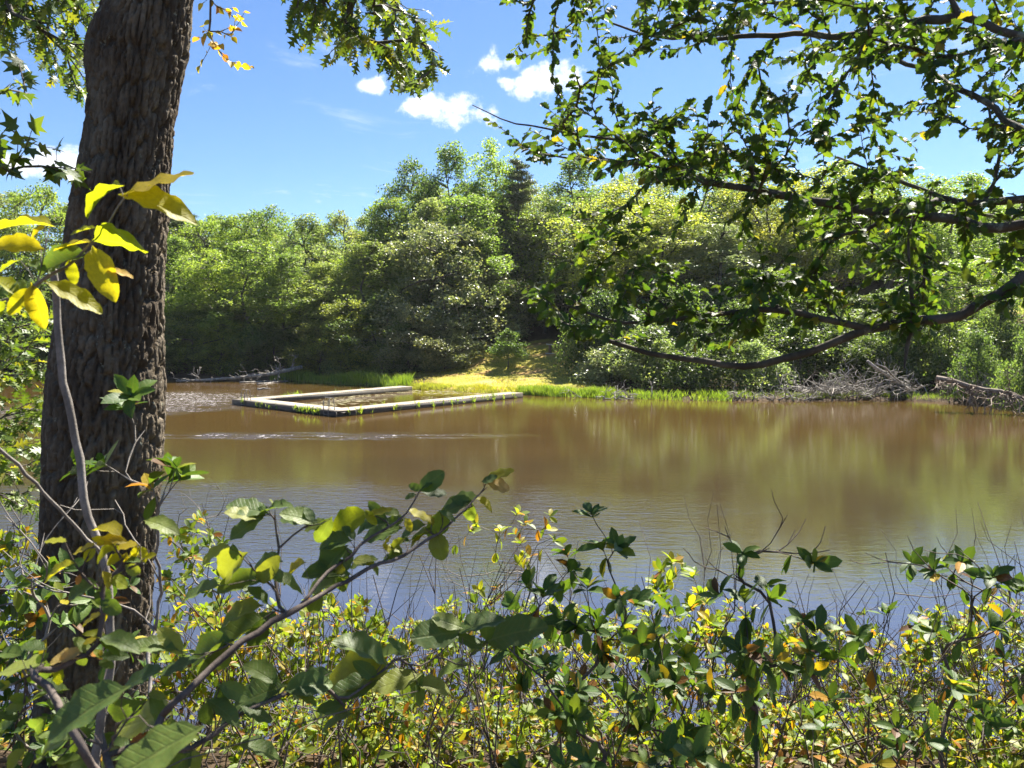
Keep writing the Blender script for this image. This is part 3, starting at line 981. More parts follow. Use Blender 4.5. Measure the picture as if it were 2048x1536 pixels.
T(1765, 59, 725, 80, 'bush', C_YELLOW, 'small yellow-green bush beside the leaning log', 'bush', 'bush')
T(1850, 61, 640, 150, 'bush', C_DARK, 'dark green bush behind the large fallen tree', 'bush', 'bush')
T(1950, 57, 650, 140, 'bush', C_MID, 'green bush right of the large fallen tree top', 'bush', 'bush')
T(2040, 60, 690, 110, 'bush', C_DARK, 'dark bush at right picture edge below the meadow', 'bush', 'bush')
# behind the oak trunk, at the far left
for px, y, top, col, lab in [(-60, 92, 380, C_MID, 'green far tree cut by the left picture edge'), (20, 95, 385, C_GREY, 'grey-green far tree under the maple leaves at left'),
                             (85, 92, 372, C_BRIGHT, 'bright far tree left of oak trunk below the maple spray'), (140, 96, 410, C_MID, 'far tree touching left side of the oak trunk'),
                             (215, 93, 420, C_MID, None), (290, 96, 430, C_MID, None)]:
    if lab:
        T(px, y, top, 120, 'oak' if px % 2 else 'tall', col, lab)
    else:
        T(px, y, top, 120, 'tall', col, 'tree of the far wood behind the oak trunk', group='far trees hidden behind the oak trunk')
for k, px in enumerate([-40, 30, 95, 160, 230, 300]):
    T(px, 84 + k % 3, 560 + 30 * (k % 2), 130, 'low', [C_DARK, C_MID][k % 2], 'low shoreline tree of the wood left of and behind the oak trunk', group='low far trees left of the trunk')
# the wood goes on up the hill behind them
gk = 'woodland trees filling the hillside behind the front rows'
for row, (y, n, t0) in enumerate([(104, 20, 470), (118, 20, 450), (98, 16, 520), (88, 16, 560)]):
    for k in range(n):
        px = 240 + (k + rng.uniform(.1, .9)) * 1900 / n
        lim = np.interp(px, [240, 700, 780, 900, 1050, 1300, 1700, 2140], [450, 450, 400, 330, 315, 340, 350, 390])
        top = max(t0 - (100 if px > 780 else 0), lim + 18) + rng.uniform(-8, 40)
        if y < 95 and 960 < px < 1250:
            continue
        T(px, y + rng.uniform(-3, 3), top, rng.uniform(100, 150), ['tall', 'oak', 'thin', 'tall'][rng.integers(0, 4)], [C_MID, C_GREY, C_BRIGHT, C_DARK, C_OLIVE][rng.integers(0, 5)],
          'woodland tree filling the hillside behind the front rows of trees', group=gk)
for k in range(12):
    px = 335 + k * 38 + rng.uniform(-10, 10)
    T(px, 104 + rng.uniform(-3, 5), 440 + rng.uniform(-12, 22), 95, ['tall', 'oak'][k % 2], [C_MID, C_BRIGHT, C_GREY][k % 3], 'woodland tree filling the hillside behind the front rows of trees', group=gk)
# dim understory that closes the gaps under the crowns
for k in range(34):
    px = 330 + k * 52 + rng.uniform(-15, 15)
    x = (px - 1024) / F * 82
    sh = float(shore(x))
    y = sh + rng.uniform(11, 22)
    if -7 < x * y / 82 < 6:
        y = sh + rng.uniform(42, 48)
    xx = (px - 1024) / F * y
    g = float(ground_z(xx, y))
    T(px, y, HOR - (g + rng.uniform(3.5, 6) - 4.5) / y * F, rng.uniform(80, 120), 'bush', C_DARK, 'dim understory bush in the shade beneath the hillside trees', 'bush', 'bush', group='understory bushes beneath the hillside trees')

# ------------------------------------------------------------------ grass and reeds
def blades(name, pts, h, wd, col, lean=.35, label=None, kind='stuff'):
    pts = np.asarray(pts)
    n = len(pts)
    hh = h * rng.uniform(.35, 1.25, n) * (1 + .5 * vnoise(pts[:, 0] * .8, pts[:, 1] * .8, 2.2))
    th = rng.uniform(0, 6.28, n)
    sidev = np.stack([np.cos(th), np.sin(th), np.zeros(n)], -1) * (wd * rng.uniform(.6, 1.3, n))[:, None]
    ln = rng.normal(0, lean, (n, 3)) * np.array([1, 1, 0]) * hh[:, None]
    up = np.array([0, 0, 1.0]) * hh[:, None]
    V = np.stack([pts - sidev, pts + sidev, pts + up * .6 + ln * .4 + sidev * .6, pts + up * .6 + ln * .4 - sidev * .6, pts + up * .95 + ln], 1)
    b = np.arange(n)[:, None] * 5
    me = make_mesh(name, V.reshape(-1, 3), [b + np.array([[0, 1, 2, 3]]), b + np.array([[3, 2, 4]])], MAT['reed'], smooth=False)
    o = link(name, me)
    o.color = (*col, 1)
    tag(o, label, 'grass', kind=kind)
    return o


def strip(n, x0, x1, s0, s1):
    x = rng.uniform(x0, x1, n)
    y = shore(x) + rng.uniform(s0, s1, n)
    k = vnoise(x * .9, y * .9, 5.5) + .5 * vnoise(x * 2.7, y * 2.7, 1.5) > rng.uniform(-.7, .25, n)
    x, y = x[k], y[k]
    return np.stack([x, y, ground_z(x, y) - .03], -1)


GRN, YGR = (0.17, 0.24, 0.035), (0.27, 0.28, 0.05)
blades('reed_fringe', np.concatenate([strip(9000, .5, 8, -.3, 1.1), strip(2200, 8, 15, -.3, 1.0)]), .48, .02, GRN, label='bright green reeds along the shore right of the dock')
blades('reed_bank', np.concatenate([strip(6000, -14.5, -8.5, -.3, 2.0), strip(3000, -24, -14.5, -.2, 1.8)]), .8, .022, GRN, label='tall green reeds behind the far corner of the dock')
blades('shore_grass', np.concatenate([strip(7000, -9, .5, -.2, 1.6), strip(3000, -20, -9, 1.2, 3)]), .26, .02, YGR, label='yellow-green grass along the inner shore of the dock')
blades('clearing_grass', np.concatenate([strip(20000, -9, 6.5, 1.5, 22)]), .13, .025, (0.32, 0.3, 0.06), label='short dry yellow grass covering the clearing')
blades('right_shore_grass', np.concatenate([strip(1600, 15, 24, .2, 2.0), strip(1500, 24, 31, .2, 2.2)]), .35, .018, (0.13, 0.18, 0.035), label='green grass at water edge among the dead branches')

# ------------------------------------------------------------------ the floating swim dock
MAT['deck'] = plain_mat('deck_boards', (0.27, 0.23, 0.17), (0.4, 0.35, 0.27), 1.6, .95)
MAT['fascia'] = plain_mat('dark_timber', (0.035, 0.03, 0.024), (0.06, 0.05, 0.035), 4.0, .7)  # one dark brown for side boards and floats
MAT['steel'] = plain_mat('galvanised_rail', (0.2, 0.2, 0.2), (0.12, 0.11, 0.1), 6.0, .45)
near_c, left_c = P(672, 829, 1), P(466, 801, 1)


def on_z(px, py, z):
    d = pix_dir(px, py)
    return EYE + d * ((z - EYE[2]) / d[2])


DZ = .32
nc, lc, rc, fc = [on_z(*p_, DZ) for p_ in ((672, 823), (464, 799), (1046, 786), (800, 772))]
dock = thing('swim_dock', (nc[0], nc[1], 0), 'pale U-shaped swimming dock with dark sides floating on brown water', 'dock')
doff = np.array(dock.location)
DW = 1.35


def dock_side(a, b, inner, ext0=0, ext1=0, dz=0.0):
    a, b = np.array(a, float), np.array(b, float)
    L = np.linalg.norm((b - a)[:2])
    u = (b - a) / L
    u[2] = 0
    v = np.array([-u[1], u[0], 0])
    if v @ (inner - a) < 0:
        v = -v
    Mx = np.stack([u, v, [0, 0, 1]], -1)
    mb = MB()
    s = ext0
    while s < L - ext1 - .1:
        mb.box(a + u * (s + .1) + v * DW / 2 + np.array([0, 0, rng.uniform(-.002, .002) - dz]), (.188, DW, .05), Mx)
        s += .2
    mb.build('decking', MAT['deck'], dock, doff, smooth=False)
    Lm = (ext0 + L - ext1) / 2
    for off_ in (.03, DW - .03):
        MB().box(a + u * Lm + v * off_ + np.array([0, 0, -.2]), (L - ext0 - ext1 - .01, .06, .34), Mx).build('fascia', MAT['fascia'], dock, doff, smooth=False)
    # foam floats below
    k = ext0 + .8
    while k < L - ext1 - .5:
        MB().box(a + u * k + v * DW / 2 + np.array([0, 0, -.3]), (1.1, DW - .2, .4), Mx).build('float', MAT['fascia'], dock, doff, smooth=False)
        k += 2.4
    return u, v, L


cen = (nc + lc + rc + fc) / 4
u1, v1, L1 = dock_side(nc, lc, cen)
u2, v2, L2 = dock_side(nc, rc, cen, ext0=.62 * DW, dz=.009)
u3, v3, L3 = dock_side(lc, fc, cen, ext0=.75 * DW, dz=.009)


def ladder(c, u, v):
    root = MB()
    for s in (-.22, .22):
        o = c + u * s
        root.tube([o + np.array([0, 0, -.6]), o + np.array([0, 0, .55]), o - v * -.12 + np.array([0, 0, .75]), o + v * .35 + np.array([0, 0, .72]), o + v * .42 + np.array([0, 0, .02])], .025, 6)
    for z in (-.5, -.2):
        root.tube([c - u * .22 + np.array([0, 0, z]), c + u * .22 + np.array([0, 0, z])], .02, 6)
    root.build('ladder', MAT['steel'], dock, doff)


ladder(nc + u1 * .9 + np.array([0, 0, -.03]) - v1 * .04, u1, v1)
ladder(lc - u1 * 1.5 + np.array([0, 0, -.03]) - v1 * .04, u1, v1)
# weeds that have rooted in the timbers
wp = []
for (a, u, v, L, n, o0) in ((nc, u1, v1, L1, 15, -.05), (nc, u2, v2, L2, 26, -.05), (lc, u3, v3, L3, 14, -.05), (nc, u2, v2, L2, 8, DW + .05)):
    for k in range(n):
        c = a + u * rng.uniform(.05, .98) * L + v * o0
        for q_ in range(rng.integers(4, 16)):
            wp.append([c[0] + rng.normal(0, .09), c[1] + rng.normal(0, .05), rng.uniform(.0, .3)])
blades('dock_weeds', wp, .3, .03, (0.2, 0.28, 0.04), lean=.5, label='small green weeds sprouting along the dock sides')
# duckweed, leaf litter and pads drifting inside the swimming pen
n = 1300
ab = rng.uniform(0, 1, (n, 2))
pp = nc + (lc - nc) * ab[:, :1] * .86 + (rc - nc) * ab[:, 1:] * 1.0 + u2 * DW + v2 * DW
keep = vnoise(pp[:, 0] * .5, pp[:, 1] * .9, 4.4) > -.05
pp = pp[keep]
mb = MB()
for q_ in pp:
    if q_[1] > shore(q_[0]) - .3:
        continue
    r_ = rng.uniform(.03, .13)
    ang = np.arange(7) * 6.283 / 7
    rr = r_ * rng.uniform(.6, 1.2, 7)
    ring = np.stack([q_[0] + np.cos(ang) * rr * 1.8, q_[1] + np.sin(ang) * rr, np.full(7, .006 + rng.uniform(0, .004))], -1)
    mb.add(np.concatenate([ring, [[q_[0], q_[1], .014]]]), [[k, (k + 1) % 7, 7] for k in range(7)])
MAT['mat_weed'] = plain_mat('floating_weed', (0.22, 0.17, 0.09), (0.16, 0.16, 0.05), 1.2, .7)
o = mb.build('floating_weed', MAT['mat_weed'], kind='stuff')
tag(o, 'pale floating leaves and weed inside the swimming dock', 'water weed', kind='stuff')

# ------------------------------------------------------------------ clearing furniture
MAT['post'] = plain_mat('brown_post', (0.2, 0.11, 0.06), (0.13, 0.075, 0.045), 5.0, .8)
MAT['slab'] = plain_mat('concrete_slab', (0.5, 0.47, 0.42), (0.42, 0.4, 0.36), 5.0, .9)
px_, y_ = 1100, 76.0
g = gpt((px_ - 1024) / F * y_, y_, 0)
th_ = thing('water_post', g, 'short brown post with slanted cap on the grass clearing', 'post')
MB().box((0, 0, .4), (.3, .3, .9)).build('post', MAT['post'], th_, smooth=False)
MB().box((-.06, -.02, .9), (.62, .4, .09), Matrix.Rotation(.16, 3, 'Y')).build('cap', MAT['slab'], th_, smooth=False)
MB().box((0, -.1, .02), (.9, .8, .1)).build('base_slab', MAT['slab'], th_, smooth=False)
# weathered picnic table half hidden by bushes
y_ = 71.0
g = gpt((1188 - 1024) / F * y_, y_, 0)
th_ = thing('picnic_table', g, 'weathered grey picnic table half hidden among the bushes', 'picnic table')
th_.rotation_euler = (0, R(7), R(-14))
for k in range(5):
    MB().box((0, -.3 + .15 * k, .76), (1.85, .135, .045)).build('table_board', MAT['dead'], th_, smooth=False)
for sgn in (-1, 1):
    MB().box((0, sgn * .68, .45), (1.85, .26, .045)).build('bench', MAT['dead'], th_, smooth=False)
    MB().tube([[sgn * .62, -.75, -.05], [sgn * .62, -.2, .72]], .05, 6).build('leg', MAT['dead'], th_)
    MB().tube([[sgn * .62, .75, -.05], [sgn * .62, .2, .72]], .05, 6).build('leg', MAT['dead'], th_)
    MB().box((sgn * .62, 0, .4), (.06, 1.6, .09)).build('crossbar', MAT['dead'], th_, smooth=False)

# ------------------------------------------------------------------ dead wood on the shores
def crooked(a, b, n=6, wob=.1, sag=0.0):
    a, b = np.asarray(a, float), np.asarray(b, float)
    s = np.linspace(0, 1, n)[:, None]
    p_ = a + (b - a) * s
    p_[1:-1] += rng.normal(0, wob, (n - 2, 3)) * np.linalg.norm(b - a)
    p_[:, 2] -= (sag * np.sin(s * math.pi))[:, 0]
    return p_


MAT['dead_brown'] = bark_mat('brown_dead_wood', (0.12, 0.09, 0.065), (0.27, 0.22, 0.17), 4.0, stretch=.6, bump=.4)


def dead_tree(name, label, trunk_pts, r, n_br, blen, side_dir, cat='fallen tree', down=0.0, fork=2, wood='dead'):
    trunk_pts = np.asarray(trunk_pts, float)
    o = thing(name, trunk_pts[0], label, cat)
    off = trunk_pts[0]
    MB().tube(trunk_pts, np.linspace(r, r * .45, len(trunk_pts)), 9, jit=.08).build('log', MAT[wood], o, off)
    for k in range(n_br):
        s = rng.uniform(.05, 1) * (len(trunk_pts) - 1)
        i0 = min(int(s), len(trunk_pts) - 2)
        p0 = trunk_pts[i0] + (trunk_pts[i0 + 1] - trunk_pts[i0]) * (s - i0)
        d = nz(np.array(side_dir) * rng.uniform(.3, 1.2) + rng.normal(0, .5, 3) + np.array([0, 0, -down]))
        L = blen * rng.uniform(.4, 1.2)
        br = crooked(p0, p0 + d * L, 6, .06)
        mb = MB().tube(br, np.linspace(r * .17, r * .05, 6) + .012, 5)
        for q_ in range(fork):
            f0 = br[rng.integers(2, 5)]
            mb.tube(crooked(f0, f0 + nz(d + rng.normal(0, .7, 3)) * L * .45, 4, .07), np.linspace(r * .08, .01, 4) + .006, 4)
        mb.build('branch', MAT[wood], o, off)
    return o


def brush(name, label, c, size, n, cat='brush pile', L=(1.0, 2.6), flat=.5):
    o = thing(name, c, label, cat)
    for k in range(n):
        a = np.array([rng.normal(0, size[0] / 2.4), rng.normal(0, size[1] / 2.4), rng.uniform(-.1, .15)])
        d = nz(np.array([rng.normal(-.2, 1), rng.normal(-.3, .7), abs(rng.normal(.1, flat))]))
        l_ = rng.uniform(*L)
        br = crooked(a, a + d * l_, 7, .05, sag=-.12 * l_)
        mb = MB().tube(br, np.linspace(.045, .012, 7) * rng.uniform(.6, 1.3), 5)
        for q_ in range(4):
            f0 = br[rng.integers(1, 6)]
            mb.tube(crooked(f0, f0 + nz(d + rng.normal(0, .7, 3)) * l_ * .4, 4, .08), np.linspace(.018, .007, 4), 4)
        mb.build('branch', MAT['dead'], o)
    return o


dead_tree('fallen_tree', 'long pale fallen tree reaching from brown bank into water beside oak trunk',
          [on_z(604, 734, 1.35), on_z(540, 748, .75), on_z(470, 756, .35), on_z(410, 760, .2), on_z(352, 762, .12)], .2, 26, 1.6, (-.6, -.5, .4))
for k, (pa, pb, lab) in enumerate([((480, 765), (575, 759), 'thin bleached log floating in front of the fallen tree root'), ((515, 768), (600, 757), 'pale forked log lying against the reedy far shore'),
                                   ((690, 767), (760, 763), 'dark half-sunk log beyond the far side of dock'), ((515, 778), (540, 777), 'short white log afloat in the sparkling water')]):
    dead_tree('drift_log', lab, crooked(on_z(*pa, .05), on_z(*pb, .1), 5, .02), .09, 4 if k != 3 else 1, .7, (0, -.3, .5), 'log', fork=1)
brush('driftwood_branch', 'bleached forked branch lying in shallows at edge of reeds', on_z(1225, 797, .05), (3.4, .5), 14, 'driftwood', (.6, 1.6), .35)
brush('driftwood_branch', 'tangle of bleached driftwood left of the grey brush pile', on_z(1480, 799, .05), (2.2, .6), 16, 'driftwood', (.6, 1.8), .4)
brush('driftwood_branch', 'white twisted driftwood limbs sticking out over the water', on_z(1560, 800, .08), (1.8, .6), 14, 'driftwood', (.7, 1.9), .6)
brush('brush_pile', 'big grey brush pile of bare branches on right shore', on_z(1690, 795, .15) + np.array([0, .3, .1]), (5.4, 1.2), 90, 'brush pile', (1.3, 3.2), .55)
dead_tree('leaning_log', 'bare grey log leaning from the bank down to the water', crooked(on_z(1845, 797, .0), on_z(1735, 722, 2.72), 7, .012), .2, 7, 1.2, (.2, -.4, .5), 'log')
dead_tree('leaning_log', 'thinner grey log lying close above the leaning log', crooked(on_z(1838, 792, .1), on_z(1752, 728, 2.6), 7, .015), .1, 4, .9, (.2, -.4, .5), 'log')
dead_tree('fallen_tree', 'large fallen dead tree with ribs of bare branches at right edge', crooked(on_z(1872, 757, 1.9), on_z(2110, 812, .55), 8, .008), .19, 70, 1.5, (-.3, -.8, -.2), down=.45, wood='dead_brown')
brush('brush_pile', 'thicket of dead twigs standing above the large fallen tree', on_z(1985, 792, .6) + np.array([0, 1.5, .2]), (2.6, 1.0), 22, 'brush pile', (.9, 2.2), 1.0)

# ------------------------------------------------------------------ the big oak on the near bank
rows = [(0, 222, 402), (100, 190, 388), (240, 180, 362), (330, 165, 356), (430, 148, 344), (520, 140, 338), (640, 125, 337), (760, 105, 340), (850, 100, 342), (1000, 95, 331), (1150, 90, 318), (1300, 88, 310), (1500, 84, 303)]
OD = 3.35
ax = np.array([P((l + r_) / 2 - 14, py, OD) for py, l, r_ in rows])[::-1]
ar = np.array([(r_ - l) / 2 / F * OD * (.8 if py < 400 else .86) for py, l, r_ in rows])[::-1]
zs = ax[:, 2]
lean = (ax[-1] - ax[5]) / (zs[-1] - zs[5])
zz = np.concatenate([np.linspace(2.0, 6.1, 420), np.linspace(6.12, 12.5, 120)])
cx = np.interp(zz, zs, ax[:, 0])
cx = np.where(zz > zs[-1], ax[-1, 0] + (zz - zs[-1]) * .09, cx)
k_ = np.ones(41) / 41
sm = np.convolve(np.pad(cx, 20, mode='edge'), k_, 'valid')
cx = sm
rad = np.interp(zz, zs, ar)
rad = np.where(zz > zs[-1], np.maximum(.05, ar[-1] - (zz - zs[-1]) * .025), rad)
rad = rad + .16 * np.exp(-(zz - 2.15) / .22) * (zz < 4)
cy = np.full_like(zz, OD + .02)
K = 220
th = np.arange(K) * 2 * math.pi / K
TH, ZZ = np.meshgrid(th, zz)
Rr = np.repeat(rad[:, None], K, 1)
# bark: tall plates split by furrows (cell distance on the unrolled surface)
Uc = np.stack([np.cos(TH), np.sin(TH)], -1)


def plates(su, sv, seed):
    r_ = np.random.default_rng(seed)
    nu = max(6, int(round(2 * math.pi * .26 / su)))
    jx, jy = r_.uniform(.1, .9, (nu, 400)), r_.uniform(.0, 1, (nu, 400))
    wu = TH / (2 * math.pi) * nu + .45 * vnoise(np.cos(TH) * 3, np.sin(TH) * 3, ZZ * 2.3) + .2 * vnoise(np.cos(TH) * 9, np.sin(TH) * 9, ZZ * 8)
    wv = ZZ / sv + .3 * vnoise(np.cos(TH) * 6, np.sin(TH) * 6, ZZ * 6)
    iu, iv = np.floor(wu).astype(int), np.floor(wv).astype(int)
    d1 = np.full(TH.shape, 9.0)
    d2 = np.full(TH.shape, 9.0)
    for a in (-1, 0, 1):
        for b in (-1, 0, 1):
            cu, cv = iu + a, iv + b
            dx = (cu + jx[cu % nu, cv % 400]) - wu
            dy = (cv + jy[cu % nu, cv % 400]) - wv
            d = np.sqrt(dx ** 2 + (dy * .9) ** 2)
            d2 = np.where(d < d1, d1, np.minimum(d2, d))
            d1 = np.minimum(d1, d)
    return np.clip((d2 - d1) / .2, 0, 1)


pl = plates(.034, .15, 1)
pl2 = plates(.015, .05, 2)
ridge = .5 + .5 * np.sin(TH * 22 + 2.4 * vnoise(np.cos(TH) * 2, np.sin(TH) * 2, ZZ * 1.1))
disp = .024 * pl ** .8 + .009 * pl2 * pl + .004 * ridge + .004 * vnoise(np.cos(TH) * 14, np.sin(TH) * 14, ZZ * 30) - .02
disp += .03 * np.exp(-((ZZ - 5.72) / .12) ** 2) * np.exp(-((np.cos(TH) + 1) / .5) ** 2)      # burl on the left side
flare = .08 * np.exp(-(ZZ - 2.2) / .3) * (.5 + .5 * np.sin(TH * 5 + 1)) * (ZZ < 4)
Rr = Rr + disp + flare
Vt = np.stack([cx[:, None] + Rr * np.cos(TH), cy[:, None] + Rr * np.sin(TH), ZZ], -1)
i = np.arange(len(zz) - 1)[:, None] * K
j = np.arange(K)[None]
q = np.stack([i + j, i + (j + 1) % K, i + K + (j + 1) % K, i + K + j], -1).reshape(-1, 4)
ob = np.array([cx[0], OD, float(ground_z(cx[0], OD))])
oak = thing('oak_tree', ob, 'massive dark furrowed oak trunk on the near bank with lobed leaves above', 'tree')
link('trunk', make_mesh('trunk', Vt.reshape(-1, 3) - ob, [q], MAT['oak_bark']), oak)


def region(n, x0, x1, y0, y1, d0, d1, test=None):
    out = []
    while len(out) < n:
        a, b = rng.uniform(x0, x1), rng.uniform(y0, y1)
        if test is None or test(a, b):
            out.append(P(a, b, rng.uniform(d0, d1)))
    return np.array(out)


sk = Skel()
ci = np.linspace(420, len(zz) - 2, 30).astype(int)
sk.line(np.stack([cx[ci], cy[ci], zz[ci]], -1))
sk.smooth_line([P(700, -420, 5.6), P(690, -150, 6.0)], .3, at=sk.nearest(np.array([-1.3, OD, 8.2])), wob=.02)
sk.smooth_line([P(60, -420, 6.2), P(90, -120, 6.6)], .3, at=sk.nearest(np.array([-1.3, OD, 8.0])), wob=.02)
sk.smooth_line([[-3.5, 5.0, 10], [-5, 6, 11]], .4, at=sk.nearest(np.array([-1.2, OD, 9.2])), wob=.03)
sk.smooth_line([[.5, 2.0, 10.2], [2, 1.0, 11.2]], .4, at=sk.nearest(np.array([-1.2, OD, 9.0])), wob=.03)
tips = np.concatenate([
    region(260, 575, 880, -170, 190, 5.2, 6.8, lambda a, b: b < np.interp(a, [575, 640, 760, 800, 880], [60, 120, 130, 185, 165]) and not (a > 800 and b < 20)),
    region(230, -40, 215, -170, 240, 5.8, 7.6, lambda a, b: b < np.interp(a, [-40, 60, 120, 215], [90, 100, 170, 240])),
])
crown_t = np.array([-1.6, 3.6, 10.8]) + nz(rng.normal(0, 1, (150, 3))) * rng.uniform(.5, 1, (150, 1)) * np.array([3.4, 3.2, 1.9])
sk.grow(np.concatenate([tips, crown_t]), step=.16, zpen=.0, wob=.16, back=.2)
sk.radii(.0035, .55, .11)
sk.lines.pop(0)
sk.build(oak, 'far_bark', name='limb', maxbig=10)
put_leaves(oak, 'oak', 'oak', *along_leaves(sk, sk.tip_lines(), 0.05, .5, .12, droop=.5, tilt=.6, ang=1.0), min_px=14)

# yellow vine hanging beside the trunk
vb = P(440, -260, 4.6)
vine = thing('hanging_vine', vb, 'thin hanging twig with small golden leaves right of oak trunk', 'vine')
sk = Skel()
sk.smooth_line([vb, P(425, -40, 4.6), P(415, 30, 4.6), P(428, 85, 4.6)], .06, wob=.006)
sk.grow([P(*p_, 4.6 + rng.uniform(-.15, .15)) for p_ in ((405, 8), (405, 52), (412, 75), (398, 135), (422, 85), (440, 90), (460, 55), (470, 60), (470, 15), (490, 22), (470, 40), (465, 75), (475, 125), (500, 133), (488, 45), (455, 20), (395, 75), (450, 112))], step=.05, zpen=0, wob=.15)
sk.radii(.0016, .5, .006)
sk.build(vine, 'twig', maxbig=3, name='stem')
put_leaves(vine, 'ovate', 'gold', *along_leaves(sk, sk.tip_lines(), .05, .13, .05, droop=.5, tilt=.8), min_px=8)

# ------------------------------------------------------------------ the holly on the right
HB = gpt(3.4, 2.9)
holly = thing('holly_tree', HB, 'spiny-leaved holly whose dark boughs reach in from the right', 'tree')
sk = Skel()
sk.smooth_line([HB, [3.45, 2.95, 4.2], [3.3, 2.9, 6], [3.4, 3.0, 9.2]], .12, wob=.006)


def c6(pts, d0, d1):
    n_ = len(pts)
    return [P(900 + a * .5605, b * .5605, d0 + (d1 - d0) * k / (n_ - 1)) for k, (a, b) in enumerate(pts)]


def limb(pts, d0, d1, zat=None, at=None):
    q_ = c6(pts, d0, d1)
    if at is None:
        at = sk.nearest(np.array([3.4, 2.9, zat])) if zat else sk.nearest(q_[0])
    return sk.smooth_line(q_, .07, at=at, wob=.004)


l1 = limb([(2300, 830), (2048, 985), (1950, 1070), (1850, 1112), (1740, 1150), (1600, 1150), (1500, 1168), (1450, 1195), (1350, 1232), (1260, 1265), (1200, 1295), (1120, 1306), (1030, 1310), (930, 1296), (850, 1288), (780, 1270), (680, 1255), (560, 1215), (450, 1165)], 2.4, 2.9, 4.3)
limb([(1400, 1150), (1310, 1130), (1210, 1105), (1100, 1098), (1000, 1105), (920, 1120), (850, 1140), (790, 1150), (740, 1145), (680, 1155), (580, 1155), (480, 1110), (400, 1080), (320, 1060)], 2.6, 3.0, at=sk.nearest(P(900 + 1450 * .56, 1165 * .56, 2.55)))
limb([(1655, 1100), (1670, 1050), (1625, 950), (1610, 900), (1640, 800), (1655, 750)], 2.5, 2.5, at=sk.nearest(P(900 + 1645 * .56, 1150 * .56, 2.5)))
limb([(1650, 1200), (1642, 1270), (1620, 1318)], 2.5, 2.5, at=sk.nearest(P(900 + 1645 * .56, 1152 * .56, 2.5)))
limb([(2300, 700), (2048, 800), (1960, 840), (1900, 830), (1830, 782), (1750, 765), (1640, 765), (1560, 770), (1470, 755), (1380, 740), (1250, 702), (1150, 690), (1000, 665), (880, 640), (800, 610), (740, 590), (650, 575), (540, 575), (420, 565), (330, 545)], 2.3, 3.2, 4.7)
limb([(2300, 700), (2048, 715), (1950, 720), (1830, 725), (1760, 730), (1720, 690), (1660, 650), (1560, 640), (1470, 590), (1380, 560)], 2.6, 3.0, 4.9)
limb([(1700, 745), (1650, 742), (1570, 770), (1500, 810), (1430, 840), (1330, 856)], 2.7, 2.8, at=sk.nearest(P(900 + 1740 * .56, 730 * .56, 2.75)))
l5 = limb([(2300, 200), (2048, 125), (1950, 112), (1870, 92), (1800, 50), (1770, -20), (1700, -200)], 2.4, 2.6, 5.3)
limb([(1770, 60), (1650, 72), (1580, 100), (1500, 115), (1400, 125), (1290, 130), (1200, 112), (1050, 130), (900, 142), (780, 130), (640, 118), (540, 60)], 2.6, 3.4, at=sk.nearest(P(900 + 1800 * .56, 50 * .56, 2.55)))
limb([(1455, 160), (1450, 205), (1440, 285)], 2.8, 2.8, at=sk.nearest(P(900 + 1460 * .56, 118 * .56, 2.8)))
limb([(2300, 600), (2048, 480), (1960, 400), (1860, 330), (1760, 280), (1660, 240), (1560, 200), (1450, 175)], 2.3, 3.2, 5.0)
limb([(820, 600), (740, 545), (640, 500), (560, 500), (440, 478), (330, 462), (230, 440), (130, 400), (80, 375)], 3.15, 3.4, at=sk.nearest(P(900 + 850 * .56, 630 * .56, 3.1)))
limb([(1700, -100), (1500, -20), (1300, 20), (1100, 10), (900, -20), (700, -60)], 2.8, 3.6, 6.4)
limb([(1500, -300), (1100, -150), (700, -120), (420, -80), (260, 20)], 3.0, 3.9, 6.9)
sk.smooth_line([[2.2, 3.6, 7.4], [1.0, 3.9, 7.9]], .12, at=sk.nearest(np.array([3.4, 2.9, 7.0])), wob=.01)
sk.smooth_line([[2.4, 2.2, 7.0], [1.2, 1.6, 7.4]], .12, at=sk.nearest(np.array([3.4, 2.9, 6.6])), wob=.01)


def upper(a, b):
    lo = np.interp(a, [950, 1050, 1150, 1250, 1400, 1600, 1800, 2060], [225, 310, 340, 365, 385, 410, 450, 480])
    hi = np.interp(a, [950, 1020, 1130, 1180, 1200], [205, 205, 150, 130, -80])
    if not (hi < b < lo):
        return False
    if 1230 < a < 1420 and 100 < b < 190 and a < 1250 + b:
        return False
    hole = max(math.exp(-((a - 1770) / 70) ** 2 - ((b - 150) / 50) ** 2), math.exp(-((a - 1560) / 55) ** 2 - ((b - 70) / 30) ** 2), math.exp(-((a - 1930) / 60) ** 2 - ((b - 290) / 60) ** 2), math.exp(-((a - 1500) / 60) ** 2 - ((b - 170) / 30) ** 2))
    return rng.random() > hole * 1.2


def lower(a, b):
    hi = np.interp(a, [1050, 1150, 1300, 1500, 1700, 1900], [560, 520, 510, 525, 560, 600])
    lo = np.interp(a, [1050, 1150, 1300, 1500, 1700, 1900], [620, 680, 690, 690, 650, 640])
    return hi < b < lo


tips = np.concatenate([
    region(270, 950, 2080, -80, 480, 2.3, 3.7, upper), region(130, 1050, 1900, 500, 700, 2.4, 3.2, lower),
    region(120, 1500, 2080, 400, 620, 2.3, 3.6), region(20, 1130, 1500, 400, 500, 2.6, 3.2), region(70, 1060, 1560, 210, 400, 2.5, 3.4, upper), region(150, 1280, 2070, -40, 430, 2.2, 3.3, upper), region(34, 1010, 1210, -60, 115, 3.6, 4.2),
    region(110, 1150, 2300, -700, -60, 2.3, 4.0), region(10, 1740, 1860, 600, 690, 2.4, 2.6),
    np.array([2.3, 3.0, 7.4]) + rng.normal(0, 1, (90, 3)) * np.array([1.0, .8, .5])])
sk.grow(tips, step=.06, zpen=0, wob=.16, back=.2)
sk.radii(.0015, .45, .09)
